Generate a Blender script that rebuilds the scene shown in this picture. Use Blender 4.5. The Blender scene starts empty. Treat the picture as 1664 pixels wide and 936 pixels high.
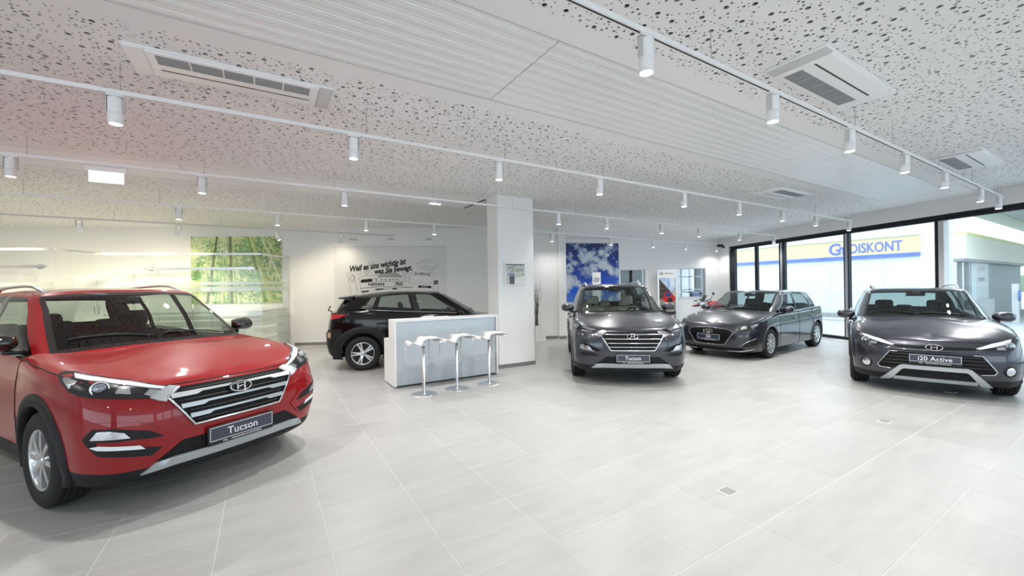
import bpy, bmesh, math, random
import numpy as np
from mathutils import Vector, Matrix
from mathutils.bvhtree import BVHTree
from mathutils.geometry import delaunay_2d_cdt

random.seed(7); np.random.seed(7)
SC = bpy.context.scene
COL = SC.collection
PI = math.pi

# ---------------------------------------------------------------- camera, world, exposure
EYE = 1.58                                   # eye height, metres
CEIL = 3.41                                  # ceiling height
ROLL = math.radians(0.81)
cam_data = bpy.data.cameras.new('camera')
cam_data.sensor_width = 36.0
cam_data.lens = 662.0 / 1664.0 * 36.0
cam_data.clip_start = 0.05; cam_data.clip_end = 300
cam = bpy.data.objects.new('camera', cam_data); COL.objects.link(cam)
cam.matrix_world = Matrix.Translation((0, 0, EYE)) @ Matrix.Rotation(ROLL, 4, 'Y') @ Matrix.Rotation(PI / 2, 4, 'X')
SC.camera = cam

world = bpy.data.worlds.new('world'); SC.world = world; world.use_nodes = True
wn = world.node_tree.nodes; wl = world.node_tree.links
bg = wn['Background']; bg.inputs['Color'].default_value = (0.78, 0.90, 1.0, 1); bg.inputs['Strength'].default_value = 2.7
SC.view_settings.view_transform = 'Standard'; SC.view_settings.look = 'None'
SC.view_settings.gamma = 1.0; SC.view_settings.use_curve_mapping = False
SC.view_settings.exposure = 0.30
SC.cycles.use_denoising = True
SC.cycles.max_bounces = 8; SC.cycles.diffuse_bounces = 5; SC.cycles.glossy_bounces = 4
SC.cycles.transmission_bounces = 8; SC.cycles.transparent_max_bounces = 16
SC.cycles.sample_clamp_indirect = 6.0
SC.cycles.caustics_reflective = False; SC.cycles.caustics_refractive = False
SPOT_W = 105.0                               # watts of one track spotlight

# ---------------------------------------------------------------- helpers
AX = (math.sin(math.radians(58.6)), math.cos(math.radians(58.6)))   # grid direction of tiles, tracks, counter
GRID = math.atan2(AX[1], AX[0])
def W(a, b): return (AX[0] * a - AX[1] * b, AX[1] * a + AX[0] * b)
def tag(o, label=None, cat=None, group=None, kind=None):
    if label: o['label'] = label
    if cat: o['category'] = cat
    if group: o['group'] = group
    if kind: o['kind'] = kind
    return o
def empty(name, loc=(0, 0, 0), rz=0.0, parent=None):
    o = bpy.data.objects.new(name, None); COL.objects.link(o)
    o.location = loc; o.rotation_euler = (0, 0, rz); o.empty_display_size = 0.1
    if parent: o.parent = parent
    return o
def thing(name, label, cat, loc=(0, 0, 0), rz=0.0, group=None):
    return tag(empty(name, loc, rz), label, cat, group)
def link(name, me, parent=None, loc=None, rz=None):
    o = bpy.data.objects.new(name, me); COL.objects.link(o)
    if parent: o.parent = parent
    if loc is not None: o.location = loc
    if rz is not None: o.rotation_euler = (0, 0, rz)
    return o
def copy_tree(o, parent=None):
    c = o.copy(); COL.objects.link(c); c.parent = parent
    for ch in list(o.children): copy_tree(ch, c)
    return c

class MB:
    """collects shapes and links them as ONE mesh object"""
    def __init__(s): s.v = []; s.f = []; s.m = []; s.sm = []
    def add(s, vs, fs, mi=0, smooth=False, M=None):
        n = len(s.v)
        if M is not None: vs = [tuple(M @ Vector(p)) for p in vs]
        s.v += [tuple(p) for p in vs]
        for f in fs: s.f.append(tuple(i + n for i in f)); s.m.append(mi); s.sm.append(smooth)
        return s
    def box(s, x0, x1, y0, y1, z0, z1, mi=0, M=None, c=0.0):
        if c <= 0:
            vs = [(x, y, z) for z in (z0, z1) for y in (y0, y1) for x in (x0, x1)]
            return s.add(vs, [(0, 2, 3, 1), (4, 5, 7, 6), (0, 1, 5, 4), (2, 6, 7, 3), (0, 4, 6, 2), (1, 3, 7, 5)], mi, False, M)
        bm = bmesh.new(); bmesh.ops.create_cube(bm, size=1)
        for v in bm.verts:
            v.co = ((x0 + x1) / 2 + v.co.x * (x1 - x0), (y0 + y1) / 2 + v.co.y * (y1 - y0), (z0 + z1) / 2 + v.co.z * (z1 - z0))
        c = min(c, .49 * min(abs(x1 - x0), abs(y1 - y0), abs(z1 - z0)))
        bmesh.ops.bevel(bm, geom=bm.edges[:], offset=c, segments=2, affect='EDGES', profile=.5)
        bm.verts.index_update()
        s.add([v.co[:] for v in bm.verts], [[v.index for v in f.verts] for f in bm.faces], mi, True, M); bm.free(); return s
    def prism(s, poly, z0, z1, mi=0, M=None):
        n = len(poly)
        vs = [(p[0], p[1], z0) for p in poly] + [(p[0], p[1], z1) for p in poly]
        fs = [tuple(range(n))[::-1], tuple(range(n, 2 * n))] + [(i, (i + 1) % n, n + (i + 1) % n, n + i) for i in range(n)]
        return s.add(vs, fs, mi, False, M)
    def lathe(s, prof, seg=24, mi=0, M=None, smooth=True, a0=0.0, a1=2 * PI):
        """prof: (r, z) pairs; axis z"""
        full = abs(a1 - a0 - 2 * PI) < 1e-6
        k = seg if full else seg + 1
        vs = []
        for j in range(k):
            t = a0 + (a1 - a0) * j / seg
            for r, z in prof: vs.append((r * math.cos(t), r * math.sin(t), z))
        n = len(prof); fs = []
        for j in range(seg):
            j2 = (j + 1) % k
            for i in range(n - 1): fs.append((j * n + i, j2 * n + i, j2 * n + i + 1, j * n + i + 1))
        return s.add(vs, fs, mi, smooth, M)
    def tube(s, pts, r, seg=8, mi=0, closed=False, flat=1.0, up=(0, 0, 1), caps=True, smooth=True, M=None):
        pts = [Vector(p) for p in pts]; n = len(pts); vs = []; up = Vector(up)
        rr = r if isinstance(r, (list, tuple)) else [r] * n
        for i, p in enumerate(pts):
            a = pts[(i - 1) % n] if (closed or i > 0) else p; b = pts[(i + 1) % n] if (closed or i < n - 1) else p
            d = b - a
            if d.length < 1e-9: d = Vector((0, 0, 1))
            d.normalize(); u = up - d * up.dot(d)
            if u.length < 1e-3: u = Vector((1, 0, 0)) - d * d.x
            if u.length < 1e-3: u = Vector((0, 1, 0)) - d * d.y
            u.normalize(); w = d.cross(u)
            for j in range(seg):
                t = 2 * PI * (j + .5) / seg
                vs.append(p + u * (math.cos(t) * rr[i] * flat) + w * (math.sin(t) * rr[i]))
        fs = []
        for i in range(n if closed else n - 1):
            i2 = (i + 1) % n
            for j in range(seg):
                j2 = (j + 1) % seg
                fs.append((i * seg + j, i * seg + j2, i2 * seg + j2, i2 * seg + j))
        if caps and not closed:
            fs.append(tuple(range(seg))[::-1]); fs.append(tuple(range((n - 1) * seg, n * seg)))
        return s.add(vs, fs, mi, smooth, M)
    def disc(s, c, r, seg=20, mi=0, M=None):
        vs = [(c[0] + r * math.cos(2 * PI * i / seg), c[1] + r * math.sin(2 * PI * i / seg), c[2]) for i in range(seg)]
        return s.add(vs, [tuple(range(seg))], mi, False, M)
    def build(s, name, mats, parent=None, loc=None, rz=None):
        me = bpy.data.meshes.new(name); me.from_pydata(s.v, [], s.f)
        for m in (mats if isinstance(mats, (list, tuple)) else [mats]): me.materials.append(m)
        me.polygons.foreach_set('material_index', s.m); me.polygons.foreach_set('use_smooth', s.sm); me.update()
        return link(name, me, parent, loc, rz)

# ---------------------------------------------------------------- materials
def srgb(r, g, b):
    f = lambda c: (c / 255 / 12.92) if c / 255 <= .04045 else ((c / 255 + .055) / 1.055) ** 2.4
    return (f(r), f(g), f(b), 1)
def mat(name, col, rough=.5, metal=0., coat=0., var=.04, scale=6., bump=0., bscale=60., spec=.5, emit=None, estr=0., transm=0., flake=0.):
    m = bpy.data.materials.new(name); m.use_nodes = True
    nt = m.node_tree; N = nt.nodes; L = nt.links; b = N['Principled BSDF']
    col = col if len(col) == 4 else (*col, 1)
    b.inputs['Roughness'].default_value = rough; b.inputs['Metallic'].default_value = metal
    b.inputs['Coat Weight'].default_value = coat; b.inputs['Coat Roughness'].default_value = .03
    b.inputs['Specular IOR Level'].default_value = spec
    if transm: b.inputs['Transmission Weight'].default_value = transm
    tc = N.new('ShaderNodeTexCoord')
    nz = N.new('ShaderNodeTexNoise'); nz.inputs['Scale'].default_value = scale; nz.inputs['Detail'].default_value = 3
    L.new(tc.outputs['Object'], nz.inputs['Vector'])
    mr = N.new('ShaderNodeMapRange'); mr.inputs['To Min'].default_value = 1 - var; mr.inputs['To Max'].default_value = 1 + var
    L.new(nz.outputs['Fac'], mr.inputs['Value'])
    vm = N.new('ShaderNodeVectorMath'); vm.operation = 'SCALE'; vm.inputs[0].default_value = col[:3]
    L.new(mr.outputs['Result'], vm.inputs['Scale']); L.new(vm.outputs['Vector'], b.inputs['Base Color'])
    if emit:
        b.inputs['Emission Color'].default_value = emit if len(emit) == 4 else (*emit, 1); b.inputs['Emission Strength'].default_value = estr
    if bump:
        bn = N.new('ShaderNodeTexNoise'); bn.inputs['Scale'].default_value = bscale; L.new(tc.outputs['Object'], bn.inputs['Vector'])
        bp = N.new('ShaderNodeBump'); bp.inputs['Strength'].default_value = bump; bp.inputs['Distance'].default_value = .002
        L.new(bn.outputs['Fac'], bp.inputs['Height']); L.new(bp.outputs['Normal'], b.inputs['Normal'])
    return m
def glass(name, tint=(1, 1, 1), refl=.9, ior=1.45, haze=0.0, hazecol=(.9, .92, .92)):
    """thin sheet glass: clear transmission with fresnel reflections; haze adds a scattering film"""
    m = bpy.data.materials.new(name); m.use_nodes = True
    nt = m.node_tree; N = nt.nodes; L = nt.links; N.remove(N['Principled BSDF'])
    out = N['Material Output']
    tr = N.new('ShaderNodeBsdfTransparent'); tr.inputs['Color'].default_value = (*tint, 1)
    gl = N.new('ShaderNodeBsdfGlossy'); gl.inputs['Roughness'].default_value = .0; gl.inputs['Color'].default_value = (refl, refl, refl, 1)
    geo = N.new('ShaderNodeNewGeometry'); dt = N.new('ShaderNodeVectorMath'); dt.operation = 'DOT_PRODUCT'
    L.new(geo.outputs['Incoming'], dt.inputs[0]); L.new(geo.outputs['Normal'], dt.inputs[1])
    ab = N.new('ShaderNodeMath'); ab.operation = 'ABSOLUTE'; L.new(dt.outputs['Value'], ab.inputs[0])
    sb = N.new('ShaderNodeMath'); sb.operation = 'SUBTRACT'; sb.inputs[0].default_value = 1.0; L.new(ab.outputs[0], sb.inputs[1])
    pw = N.new('ShaderNodeMath'); pw.operation = 'POWER'; pw.inputs[1].default_value = 5.0; L.new(sb.outputs[0], pw.inputs[0])
    f0 = ((ior - 1) / (ior + 1)) ** 2 * 1.6
    fr = N.new('ShaderNodeMapRange'); fr.inputs['To Min'].default_value = f0; fr.inputs['To Max'].default_value = .95; L.new(pw.outputs[0], fr.inputs['Value'])
    mx = N.new('ShaderNodeMixShader'); L.new(fr.outputs[0], mx.inputs[0])
    if haze:
        df = N.new('ShaderNodeBsdfDiffuse'); df.inputs['Color'].default_value = (*hazecol, 1)
        tl = N.new('ShaderNodeBsdfTranslucent'); tl.inputs['Color'].default_value = (*hazecol, 1)
        ad = N.new('ShaderNodeMixShader'); ad.inputs[0].default_value = .5; L.new(df.outputs[0], ad.inputs[1]); L.new(tl.outputs[0], ad.inputs[2])
        nz = N.new('ShaderNodeTexNoise'); nz.inputs['Scale'].default_value = 3
        mr = N.new('ShaderNodeMapRange'); mr.inputs['To Min'].default_value = haze * .9; mr.inputs['To Max'].default_value = haze * 1.1
        L.new(nz.outputs['Fac'], mr.inputs['Value'])
        m2 = N.new('ShaderNodeMixShader'); L.new(mr.outputs['Result'], m2.inputs[0]); L.new(tr.outputs[0], m2.inputs[1]); L.new(ad.outputs[0], m2.inputs[2])
        L.new(m2.outputs[0], mx.inputs[1])
    else: L.new(tr.outputs[0], mx.inputs[1])
    L.new(gl.outputs[0], mx.inputs[2]); L.new(mx.outputs[0], out.inputs[0])
    return m
def attr_mat(name, rough=.5, spec=.3):
    """flat print: colours come from the mesh's own colour attribute"""
    m = bpy.data.materials.new(name); m.use_nodes = True; N = m.node_tree.nodes; b = N['Principled BSDF']
    at = N.new('ShaderNodeAttribute'); at.attribute_name = 'Col'
    m.node_tree.links.new(at.outputs['Color'], b.inputs['Base Color']); b.inputs['Roughness'].default_value = rough
    b.inputs['Specular IOR Level'].default_value = spec
    return m
M = {}
M['wall'] = mat('white_wall_paint', (.86, .86, .855), .85, var=.012, scale=2)
M['ceil'] = mat('ceiling_white', (.88, .88, .88), .9, var=.01, scale=1.5)
M['void'] = mat('ceiling_fleece', (.09, .09, .09), .95, var=.2, scale=30)
M['core'] = mat('gypsum_core', (.45, .45, .44), .95)
M['slat'] = mat('radiant_panel_white', (.86, .86, .86), .32, var=.01)
M['signw'] = mat('luminous_sign_face', (.9, .9, .9), .4, emit=(1, 1, 1), estr=.45)
M['cream'] = mat('cream_fascia', (.84, .82, .70), .6, var=.01)
M['white'] = mat('white_lacquer', (.80, .80, .80), .4, var=.01)
M['whitem'] = mat('white_powder_metal', (.90, .90, .90), .38, var=.01)
M['grey'] = mat('grey_plastic', (.35, .35, .36), .5)
M['lgrey'] = mat('light_grey', (.62, .62, .62), .45)
M['dark'] = mat('dark_slot', (.03, .03, .03), .6)
M['black'] = mat('black_plastic', (.012, .012, .013), .45)
M['blackg'] = mat('black_gloss', (.006, .006, .007), .06, coat=1.)
M['rubber'] = mat('tyre_rubber', (.008, .008, .009), .7, bump=.25, bscale=140)
M['clad'] = mat('cladding_plastic', (.010, .010, .012), .55, bump=.15, bscale=400, spec=.3)
M['frame'] = mat('anthracite_aluminium', (.010, .012, .017), .35, metal=.3)
M['alu'] = mat('brushed_aluminium', (.66, .66, .66), .28, metal=1., bump=.05, bscale=200)
M['chrome'] = mat('chrome', (.80, .80, .81), .06, metal=1., var=.01)
M['silver'] = mat('silver_paint', (.62, .64, .66), .28, metal=.85, coat=.5)
M['satin'] = mat('satin_silver', (.50, .52, .54), .35, metal=.7)
M['lens'] = mat('lamp_lens', (.9, .9, .9), .3, emit=(1, .98, .94), estr=14.)
M['baseb'] = mat('grey_tile_skirting', (.20, .20, .20), .5, var=.15, scale=9)
M['glass'] = glass('clear_glass', (.97, .985, .98), ior=1.35)
M['carglass'] = glass('car_glass', (.62, .68, .66), ior=1.5)
M['privglass'] = glass('privacy_glass', (.10, .11, .11), ior=1.5)
M['winglass'] = glass('window_glass', (.93, .97, .98), ior=1.4)
M['frost'] = glass('frosted_film', (.9, .92, .9), haze=.32, hazecol=(.97, .97, .95))
# ================================================================ the room
WD = (math.sin(math.radians(-8.5)), math.cos(math.radians(-8.5))); WP = (9.25, 11.366)     # window front: direction and a point
WN = (WD[1], -WD[0])                                                                       # outward normal
def wpt(y):                                                                                # point of the window line at depth y
    t = (y - WP[1]) / WD[1]; return (WP[0] + WD[0] * t, y)
def inside_win(x, y, marg=0.): return (x - WP[0]) * WN[0] + (y - WP[1]) * WN[1] < -marg
LD = (math.sin(math.radians(84)), math.cos(math.radians(84))); LP = (-5.525, 11.86)        # back wall, office side
RD = (math.sin(math.radians(80)), math.cos(math.radians(80))); RP = (6.575, 16.296)        # back wall, poster side
def lpt(x, off=0.): t = (x - LP[0]) / LD[0]; return (x - LD[1] * -off * 0 + LD[1] * off, LP[1] + LD[1] * t - LD[0] * off)
def rpt(x, off=0.): t = (x - RP[0]) / RD[0]; return (x + RD[1] * off, RP[1] + RD[1] * t - RD[0] * off)
CORNER = (8.50, rpt(8.50)[1])
def in_view(x, y, z=0., marg=60):
    if y < .3: return False
    c, s = math.cos(ROLL), math.sin(ROLL); Z = z - EYE
    u = 832 + 662 * (x * c - Z * s) / y; v = 468 - 662 * (x * s + Z * c) / y
    return -marg < u < 1664 + marg and -marg < v < 936 + marg
ROOM = [(-15, -7), (wpt(-7)[0], -7), wpt(CORNER[1]), CORNER, rpt(1.62), (1.62, lpt(1.62)[1]), lpt(-15)]
def in_room(x, y):
    c = False; j = len(ROOM) - 1
    for i in range(len(ROOM)):
        a, b = ROOM[i], ROOM[j]
        if (a[1] > y) != (b[1] > y) and x < (b[0] - a[0]) * (y - a[1]) / (b[1] - a[1]) + a[0]: c = not c
        j = i
    return c
def struct(o): o['kind'] = 'structure'; return o
def clip_poly(poly, p, n):
    out = []
    for i in range(len(poly)):
        a, b = poly[i], poly[(i + 1) % len(poly)]
        da = (a[0] - p[0]) * n[0] + (a[1] - p[1]) * n[1]; db = (b[0] - p[0]) * n[0] + (b[1] - p[1]) * n[1]
        if da <= 0: out.append(a)
        if da * db < 0: t = da / (da - db); out.append((a[0] + (b[0] - a[0]) * t, a[1] + (b[1] - a[1]) * t))
    return out

# ---- floor: light grouted porcelain tiles
def floor_mats():
    g = mat('white_grout', (.57, .57, .56), .8, var=.05, scale=20)
    m = bpy.data.materials.new('porcelain_tile'); m.use_nodes = True; N = m.node_tree.nodes; L = m.node_tree.links; b = N['Principled BSDF']
    geo = N.new('ShaderNodeNewGeometry'); oi = N.new('ShaderNodeObjectInfo')
    mp = N.new('ShaderNodeMapping'); mp.inputs['Rotation'].default_value = (0, 0, -GRID); L.new(geo.outputs['Position'], mp.inputs['Vector'])
    st = N.new('ShaderNodeMapping'); st.inputs['Scale'].default_value = (1.1, 5.5, 1); L.new(mp.outputs[0], st.inputs['Vector'])
    n1 = N.new('ShaderNodeTexNoise'); n1.inputs['Scale'].default_value = 1.6; n1.inputs['Detail'].default_value = 8; n1.inputs['Roughness'].default_value = .62; L.new(st.outputs[0], n1.inputs['Vector'])
    n2 = N.new('ShaderNodeTexNoise'); n2.inputs['Scale'].default_value = 9; n2.inputs['Detail'].default_value = 6; n2.inputs['Roughness'].default_value = .7; L.new(st.outputs[0], n2.inputs['Vector'])
    r1 = N.new('ShaderNodeMapRange'); r1.inputs['From Min'].default_value = .3; r1.inputs['From Max'].default_value = .7; r1.inputs['To Min'].default_value = .90; r1.inputs['To Max'].default_value = 1.05; L.new(n1.outputs['Fac'], r1.inputs['Value'])
    r2 = N.new('ShaderNodeMapRange'); r2.inputs['From Min'].default_value = .60; r2.inputs['From Max'].default_value = .78; r2.inputs['To Min'].default_value = 1.0; r2.inputs['To Max'].default_value = .80; L.new(n2.outputs['Fac'], r2.inputs['Value'])
    r3 = N.new('ShaderNodeMapRange'); r3.inputs['To Min'].default_value = .965; r3.inputs['To Max'].default_value = 1.035; L.new(oi.outputs['Random'], r3.inputs['Value'])
    a = N.new('ShaderNodeMath'); a.operation = 'MULTIPLY'; L.new(r1.outputs[0], a.inputs[0]); L.new(r2.outputs[0], a.inputs[1])
    c = N.new('ShaderNodeMath'); c.operation = 'MULTIPLY'; L.new(a.outputs[0], c.inputs[0]); L.new(r3.outputs[0], c.inputs[1])
    vm = N.new('ShaderNodeVectorMath'); vm.operation = 'SCALE'; vm.inputs[0].default_value = (.385, .385, .38); L.new(c.outputs[0], vm.inputs['Scale'])
    L.new(vm.outputs['Vector'], b.inputs['Base Color']); b.inputs['Roughness'].default_value = .34; b.inputs['Specular IOR Level'].default_value = .45
    rr = N.new('ShaderNodeMapRange'); rr.inputs['To Min'].default_value = .28; rr.inputs['To Max'].default_value = .46; L.new(n1.outputs['Fac'], rr.inputs['Value']); L.new(rr.outputs[0], b.inputs['Roughness'])
    return g, m
M['grout'], M['tile'] = floor_mats()
ca, sa = math.cos(GRID), math.sin(GRID)
def to_ab(x, y): return (ca * x + sa * y, -sa * x + ca * y)
fl = MB(); fl.prism([to_ab(*p) for p in ROOM], -.12, -.0016)
FLOOR = struct(fl.build('floor', M['grout'], rz=GRID))
TP, TA0, TB0 = .602, .337, 2.05
def tile_shape(mb, a, b, poly=None):
    h = TP / 2 - .0012
    if poly is None:
        o, i = h, h - .0022
        vs = [(a - o, b - o, -.0022), (a + o, b - o, -.0022), (a + o, b + o, -.0022), (a - o, b + o, -.0022), (a - i, b - i, 0), (a + i, b - i, 0), (a + i, b + i, 0), (a - i, b + i, 0),
              (a - o, b - o, -.01), (a + o, b - o, -.01), (a + o, b + o, -.01), (a - o, b + o, -.01)]
        mb.add(vs, [(4, 5, 6, 7)] + [(k, (k + 1) % 4, 4 + (k + 1) % 4, 4 + k) for k in range(4)] + [(8 + k, 8 + (k + 1) % 4, (k + 1) % 4, k) for k in range(4)])
    else: mb.prism(poly, -.01, 0)
cells = []
wa, wb = to_ab(*WP); wna, wnb = to_ab(*WN)
for i in range(-30, 40):
    for j in range(-24, 32):
        a, b = TA0 + (i + .5) * TP, TB0 + (j + .5) * TP; x, y = W(a, b)
        if not in_room(x, y): continue
        h = TP / 2 - .0012; pol = [(a - h, b - h), (a + h, b - h), (a + h, b + h), (a - h, b + h)]
        cl = clip_poly(pol, (wa, wb), (wna, wnb)); whole = len(cl) == 4 and all(p in cl for p in pol)
        cells.append((not in_view(x, y, 0, 0), math.hypot(x, y), a, b, None if whole else cl))
cells.sort(key=lambda c: (c[0], c[1]))
tm = MB(); tile_shape(tm, 0, 0); tobj = tm.build('tile', M['tile'], FLOOR); tdata = tobj.data; n_t = 0; rest = MB()
for (hid, d, a, b, pol) in cells:
    if n_t < 300 and not hid and pol is None:
        o = tobj if n_t == 0 else link('tile', tdata, FLOOR); o.location = (a, b, 0); n_t += 1
    else: tile_shape(rest, a, b, pol)
tag(rest.build('tile_field', M['tile'], FLOOR), kind='stuff')

# ---- ceiling: perforated panels with real holes, plain margins, slatted radiant panels
CE = struct(MB().prism([to_ab(*p) for p in ROOM], CEIL + .035, CEIL + .20).build('ceiling', M['void'], rz=GRID))
def perforated(sz=1.2, th=.0125):
    rnd = random.Random(3); holes = []; cell = {}
    def ok(x, y, r):
        if not (r + .006 < x < sz - r - .006 and r + .006 < y < sz - r - .006): return False
        for (hx, hy, hr) in holes:
            if (hx - x) ** 2 + (hy - y) ** 2 < (hr + r + .007) ** 2: return False
        return True
    for r, n in ((.0182, 52), (.0105, 130), (.0064, 310)):
        k = t = 0
        while k < n and t < n * 40:
            x, y = rnd.uniform(0, sz), rnd.uniform(0, sz); t += 1
            if ok(x, y, r):
                if r > .018 and any(h[2] > .018 and (h[0] - x) ** 2 + (h[1] - y) ** 2 < .10 ** 2 for h in holes): continue
                holes.append((x, y, r)); k += 1
    vs = [(0, 0), (sz, 0), (sz, sz), (0, sz)]; ed = [(0, 1), (1, 2), (2, 3), (3, 0)]; rings = []
    for (x, y, r) in holes:
        n = 12 if r > .018 else (8 if r > .01 else 6); b = len(vs)
        vs += [(x + r * math.cos(2 * PI * k / n), y + r * math.sin(2 * PI * k / n)) for k in range(n)]
        ed += [(b + k, b + (k + 1) % n) for k in range(n)]; rings.append(list(range(b, b + n)))
    res = delaunay_2d_cdt([Vector(v) for v in vs], ed, [], 0, 1e-7); v2, fcs = res[0], res[2]
    H = np.array(holes); fs = []
    for f in fcs:
        cx = sum(v2[i].x for i in f) / len(f); cy = sum(v2[i].y for i in f) / len(f)
        d = (H[:, 0] - cx) ** 2 + (H[:, 1] - cy) ** 2
        if not (d < (H[:, 2] * .96) ** 2).any(): fs.append(tuple(f)[::-1])
    m = MB(); m.add([(v.x, v.y, 0) for v in v2], fs)
    for rg in rings:
        n = len(rg); m.add([(v2[i].x, v2[i].y, 0) for i in rg] + [(v2[i].x, v2[i].y, th) for i in rg], [(k, (k + 1) % n, n + (k + 1) % n, n + k) for k in range(n)], 1, True)
    return m
PS = 1.2
PMB = perforated(PS); pobj = PMB.build('perforated_panel', [M['ceil'], M['core']], CE); pdata = pobj.data; n_p = 0
plain = MB()
def plain_rect(a0, a1, b0, b1):
    p = clip_poly([(a0, b0), (a1, b0), (a1, b1), (a0, b1)], (wa, wb), (wna, wnb))
    if len(p) > 2: plain.add([(q[0], q[1], CEIL) for q in p], [tuple(range(len(p)))[::-1]])
PIL = (3.93, 4.77, 6.95, 7.38)                                       # column footprint in grid coordinates
def perf_zone(b_from, nrows, a_from, a_to):
    global n_p
    for r in range(nrows):
        for c in range(int((a_to - a_from) / PS)):
            a, b = a_from + c * PS, b_from + r * PS
            cor = [W(a + da, b + db) for da in (0, PS) for db in (0, PS)]
            ins = [inside_win(*p) for p in cor]
            if not any(ins): continue
            vis = any(in_view(p[0], p[1], CEIL, 40) for p in cor + [W(a + PS / 2, b + PS / 2)]) and any(in_room(*p) for p in cor)
            if not vis: plain_rect(a, a + PS, b, b + PS); continue
            rot = (c * 7 + r * 3) % 4
            if all(ins):
                o = pobj if n_p == 0 else link('perforated_panel', pdata, CE); n_p += 1
                o.location = (a + (PS if rot in (1, 2) else 0), b + (PS if rot in (2, 3) else 0), CEIL); o.rotation_euler = (0, 0, rot * PI / 2)
            else:
                bm = bmesh.new(); bm.from_mesh(pdata)
                pn = Vector((wna, wnb, 0)); pc = Vector((wa - a, wb - b, 0))
                bmesh.ops.bisect_plane(bm, geom=bm.verts[:] + bm.edges[:] + bm.faces[:], plane_co=pc, plane_no=pn, clear_outer=True)
                me = bpy.data.meshes.new('perforated_panel'); bm.to_mesh(me); bm.free()
                o = link('perforated_panel', me, CE); o.location = (a, b, CEIL)
B0 = 2.18
perf_zone(B0 - 4 * PS, 4, -9.6, 19.2)
plain_rect(-16, 20, B0, 2.38)
plain_rect(-16, 20, 3.48, 3.68)
perf_zone(3.68, 3, -14.4, 19.2)
plain_rect(-16, 20, 7.28, 7.43)
plain_rect(3.95, 5.75, 7.43, 8.47); plain_rect(9.0, 20, 7.43, 8.47)
plain_rect(-16, 20, 8.47, 8.60)
perf_zone(8.60, 8, -14.4, 19.2)
plain_rect(-16, -9.6, -9, B0); plain_rect(-9.6, 20, -12, B0 - 4 * PS); plain_rect(-16, -6.0, 2.38, 3.48); plain_rect(11.85, 20, 2.38, 3.48)
plain.build('plain_margin', M['ceil'], CE)
def slat_panel(a0, a1, b0, b1, n, label):
    t = thing('radiant_ceiling_panel', label, 'ceiling panel', (*W((a0 + a1) / 2, (b0 + b1) / 2), CEIL), GRID, 'slatted metal ceiling panels')
    L2 = (a1 - a0) / 2 - .004; w = (b1 - b0) / n
    MB().box(-L2, L2, -(b1 - b0) / 2, (b1 - b0) / 2, .004, .03).build('backing', M['lgrey'], t)
    m = MB(); g = .010
    prof = [(-w / 2 + g * .2, .004), (-w / 2 + g * .8, .0), (-w * .16, .0), (-w * .13, -.005), (-w * .08, -.005), (-w * .05, .0), (w * .05, .0), (w * .08, -.005), (w * .13, -.005), (w * .16, .0), (w / 2 - g * .8, .0), (w / 2 - g * .2, .004)]
    k = len(prof); m.add([(-L2, p[0], p[1]) for p in prof] + [(L2, p[0], p[1]) for p in prof], [(i, k + i, k + i + 1, i + 1) for i in range(k - 1)] + [tuple(range(k)), tuple(range(k, 2 * k))[::-1]])
    s0 = m.build('slat', M['slat'], t)
    for i in range(n):
        o = s0 if i == 0 else link('slat', s0.data, t); o.location = (0, -(b1 - b0) / 2 + (i + .5) * w, 0)
    f = MB()
    for bb in (-(b1 - b0) / 2, (b1 - b0) / 2): f.box(-L2, L2, bb - .004, bb + .004, -.004, .02)
    f.build('edge_strip', M['lgrey'], t)
slat_panel(-3.35, 1.90, 2.385, 3.475, 9, 'slatted white radiant panel above the red car, ending at the first cross joint')
slat_panel(1.90, 7.14, 2.385, 3.475, 9, 'slatted white radiant panel in the middle of the ceiling between the two cross joints')
slat_panel(7.14, 11.85, 2.385, 3.475, 9, 'slatted white radiant panel nearest the window front with daylight sheen')
slat_panel(-6.0, -3.35, 2.385, 3.475, 9, 'slatted white radiant panel over the near end of the room, outside the main row')
slat_panel(-8.0, -1.0, 7.435, 8.465, 8, 'slatted white radiant panel above the glass office front with warm light')
slat_panel(-1.0, 3.90, 7.435, 8.465, 8, 'slatted white radiant panel ending at the white column above the counter')
slat_panel(5.75, 9.0, 7.435, 8.465, 8, 'short slatted white radiant panel between column and cloud poster')

# ---- walls
def wall(name, p0, p1, z0, z1, th, openings=(), m=None, flip=1):
    """wall along p0 -> p1 (inner face), thickness to the far side; openings (s0, s1, za, zb) in metres along it"""
    d = Vector((p1[0] - p0[0], p1[1] - p0[1], 0)); Ln = d.length; ang = math.atan2(d.y, d.x)
    mb = MB(); xs = sorted({0, Ln, *[o[0] for o in openings], *[o[1] for o in openings]})
    for i in range(len(xs) - 1):
        a, b = xs[i], xs[i + 1]; ops = [o for o in openings if o[0] <= a + 1e-6 and o[1] >= b - 1e-6]
        if not ops: mb.box(a, b, 0, th * flip, z0, z1)
        else:
            o = ops[0]
            if o[2] > z0: mb.box(a, b, 0, th * flip, z0, o[2])
            if o[3] < z1: mb.box(a, b, 0, th * flip, o[3], z1)
    return struct(mb.build(name, m or M['wall'], loc=(p0[0], p0[1], 0), rz=ang))
wall('wall_back', lpt(-15), lpt(1.62), 0, CEIL + .03, .25)
wall('wall_side', (1.62, lpt(1.62)[1] + .25), (1.62, rpt(1.62)[1]), 0, CEIL + .03, .14, flip=1)
rs = lambda x: (x - 1.62) / RD[0]
W1 = (rs(4.215), rs(5.275), .95, 2.24); W2 = (rs(6.635), rs(7.86), 1.10, 2.275)
WBR = wall('wall_poster', rpt(1.62), rpt(8.50), 0, CEIL + .03, .30, [W1, W2])
MB_c = MB(); c0, c1 = lpt(1.40, .07), lpt(1.66, .07)
struct(wall('wall_pier', lpt(1.42, .10), lpt(1.66, .10), 0, CEIL + .03, .35))
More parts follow.
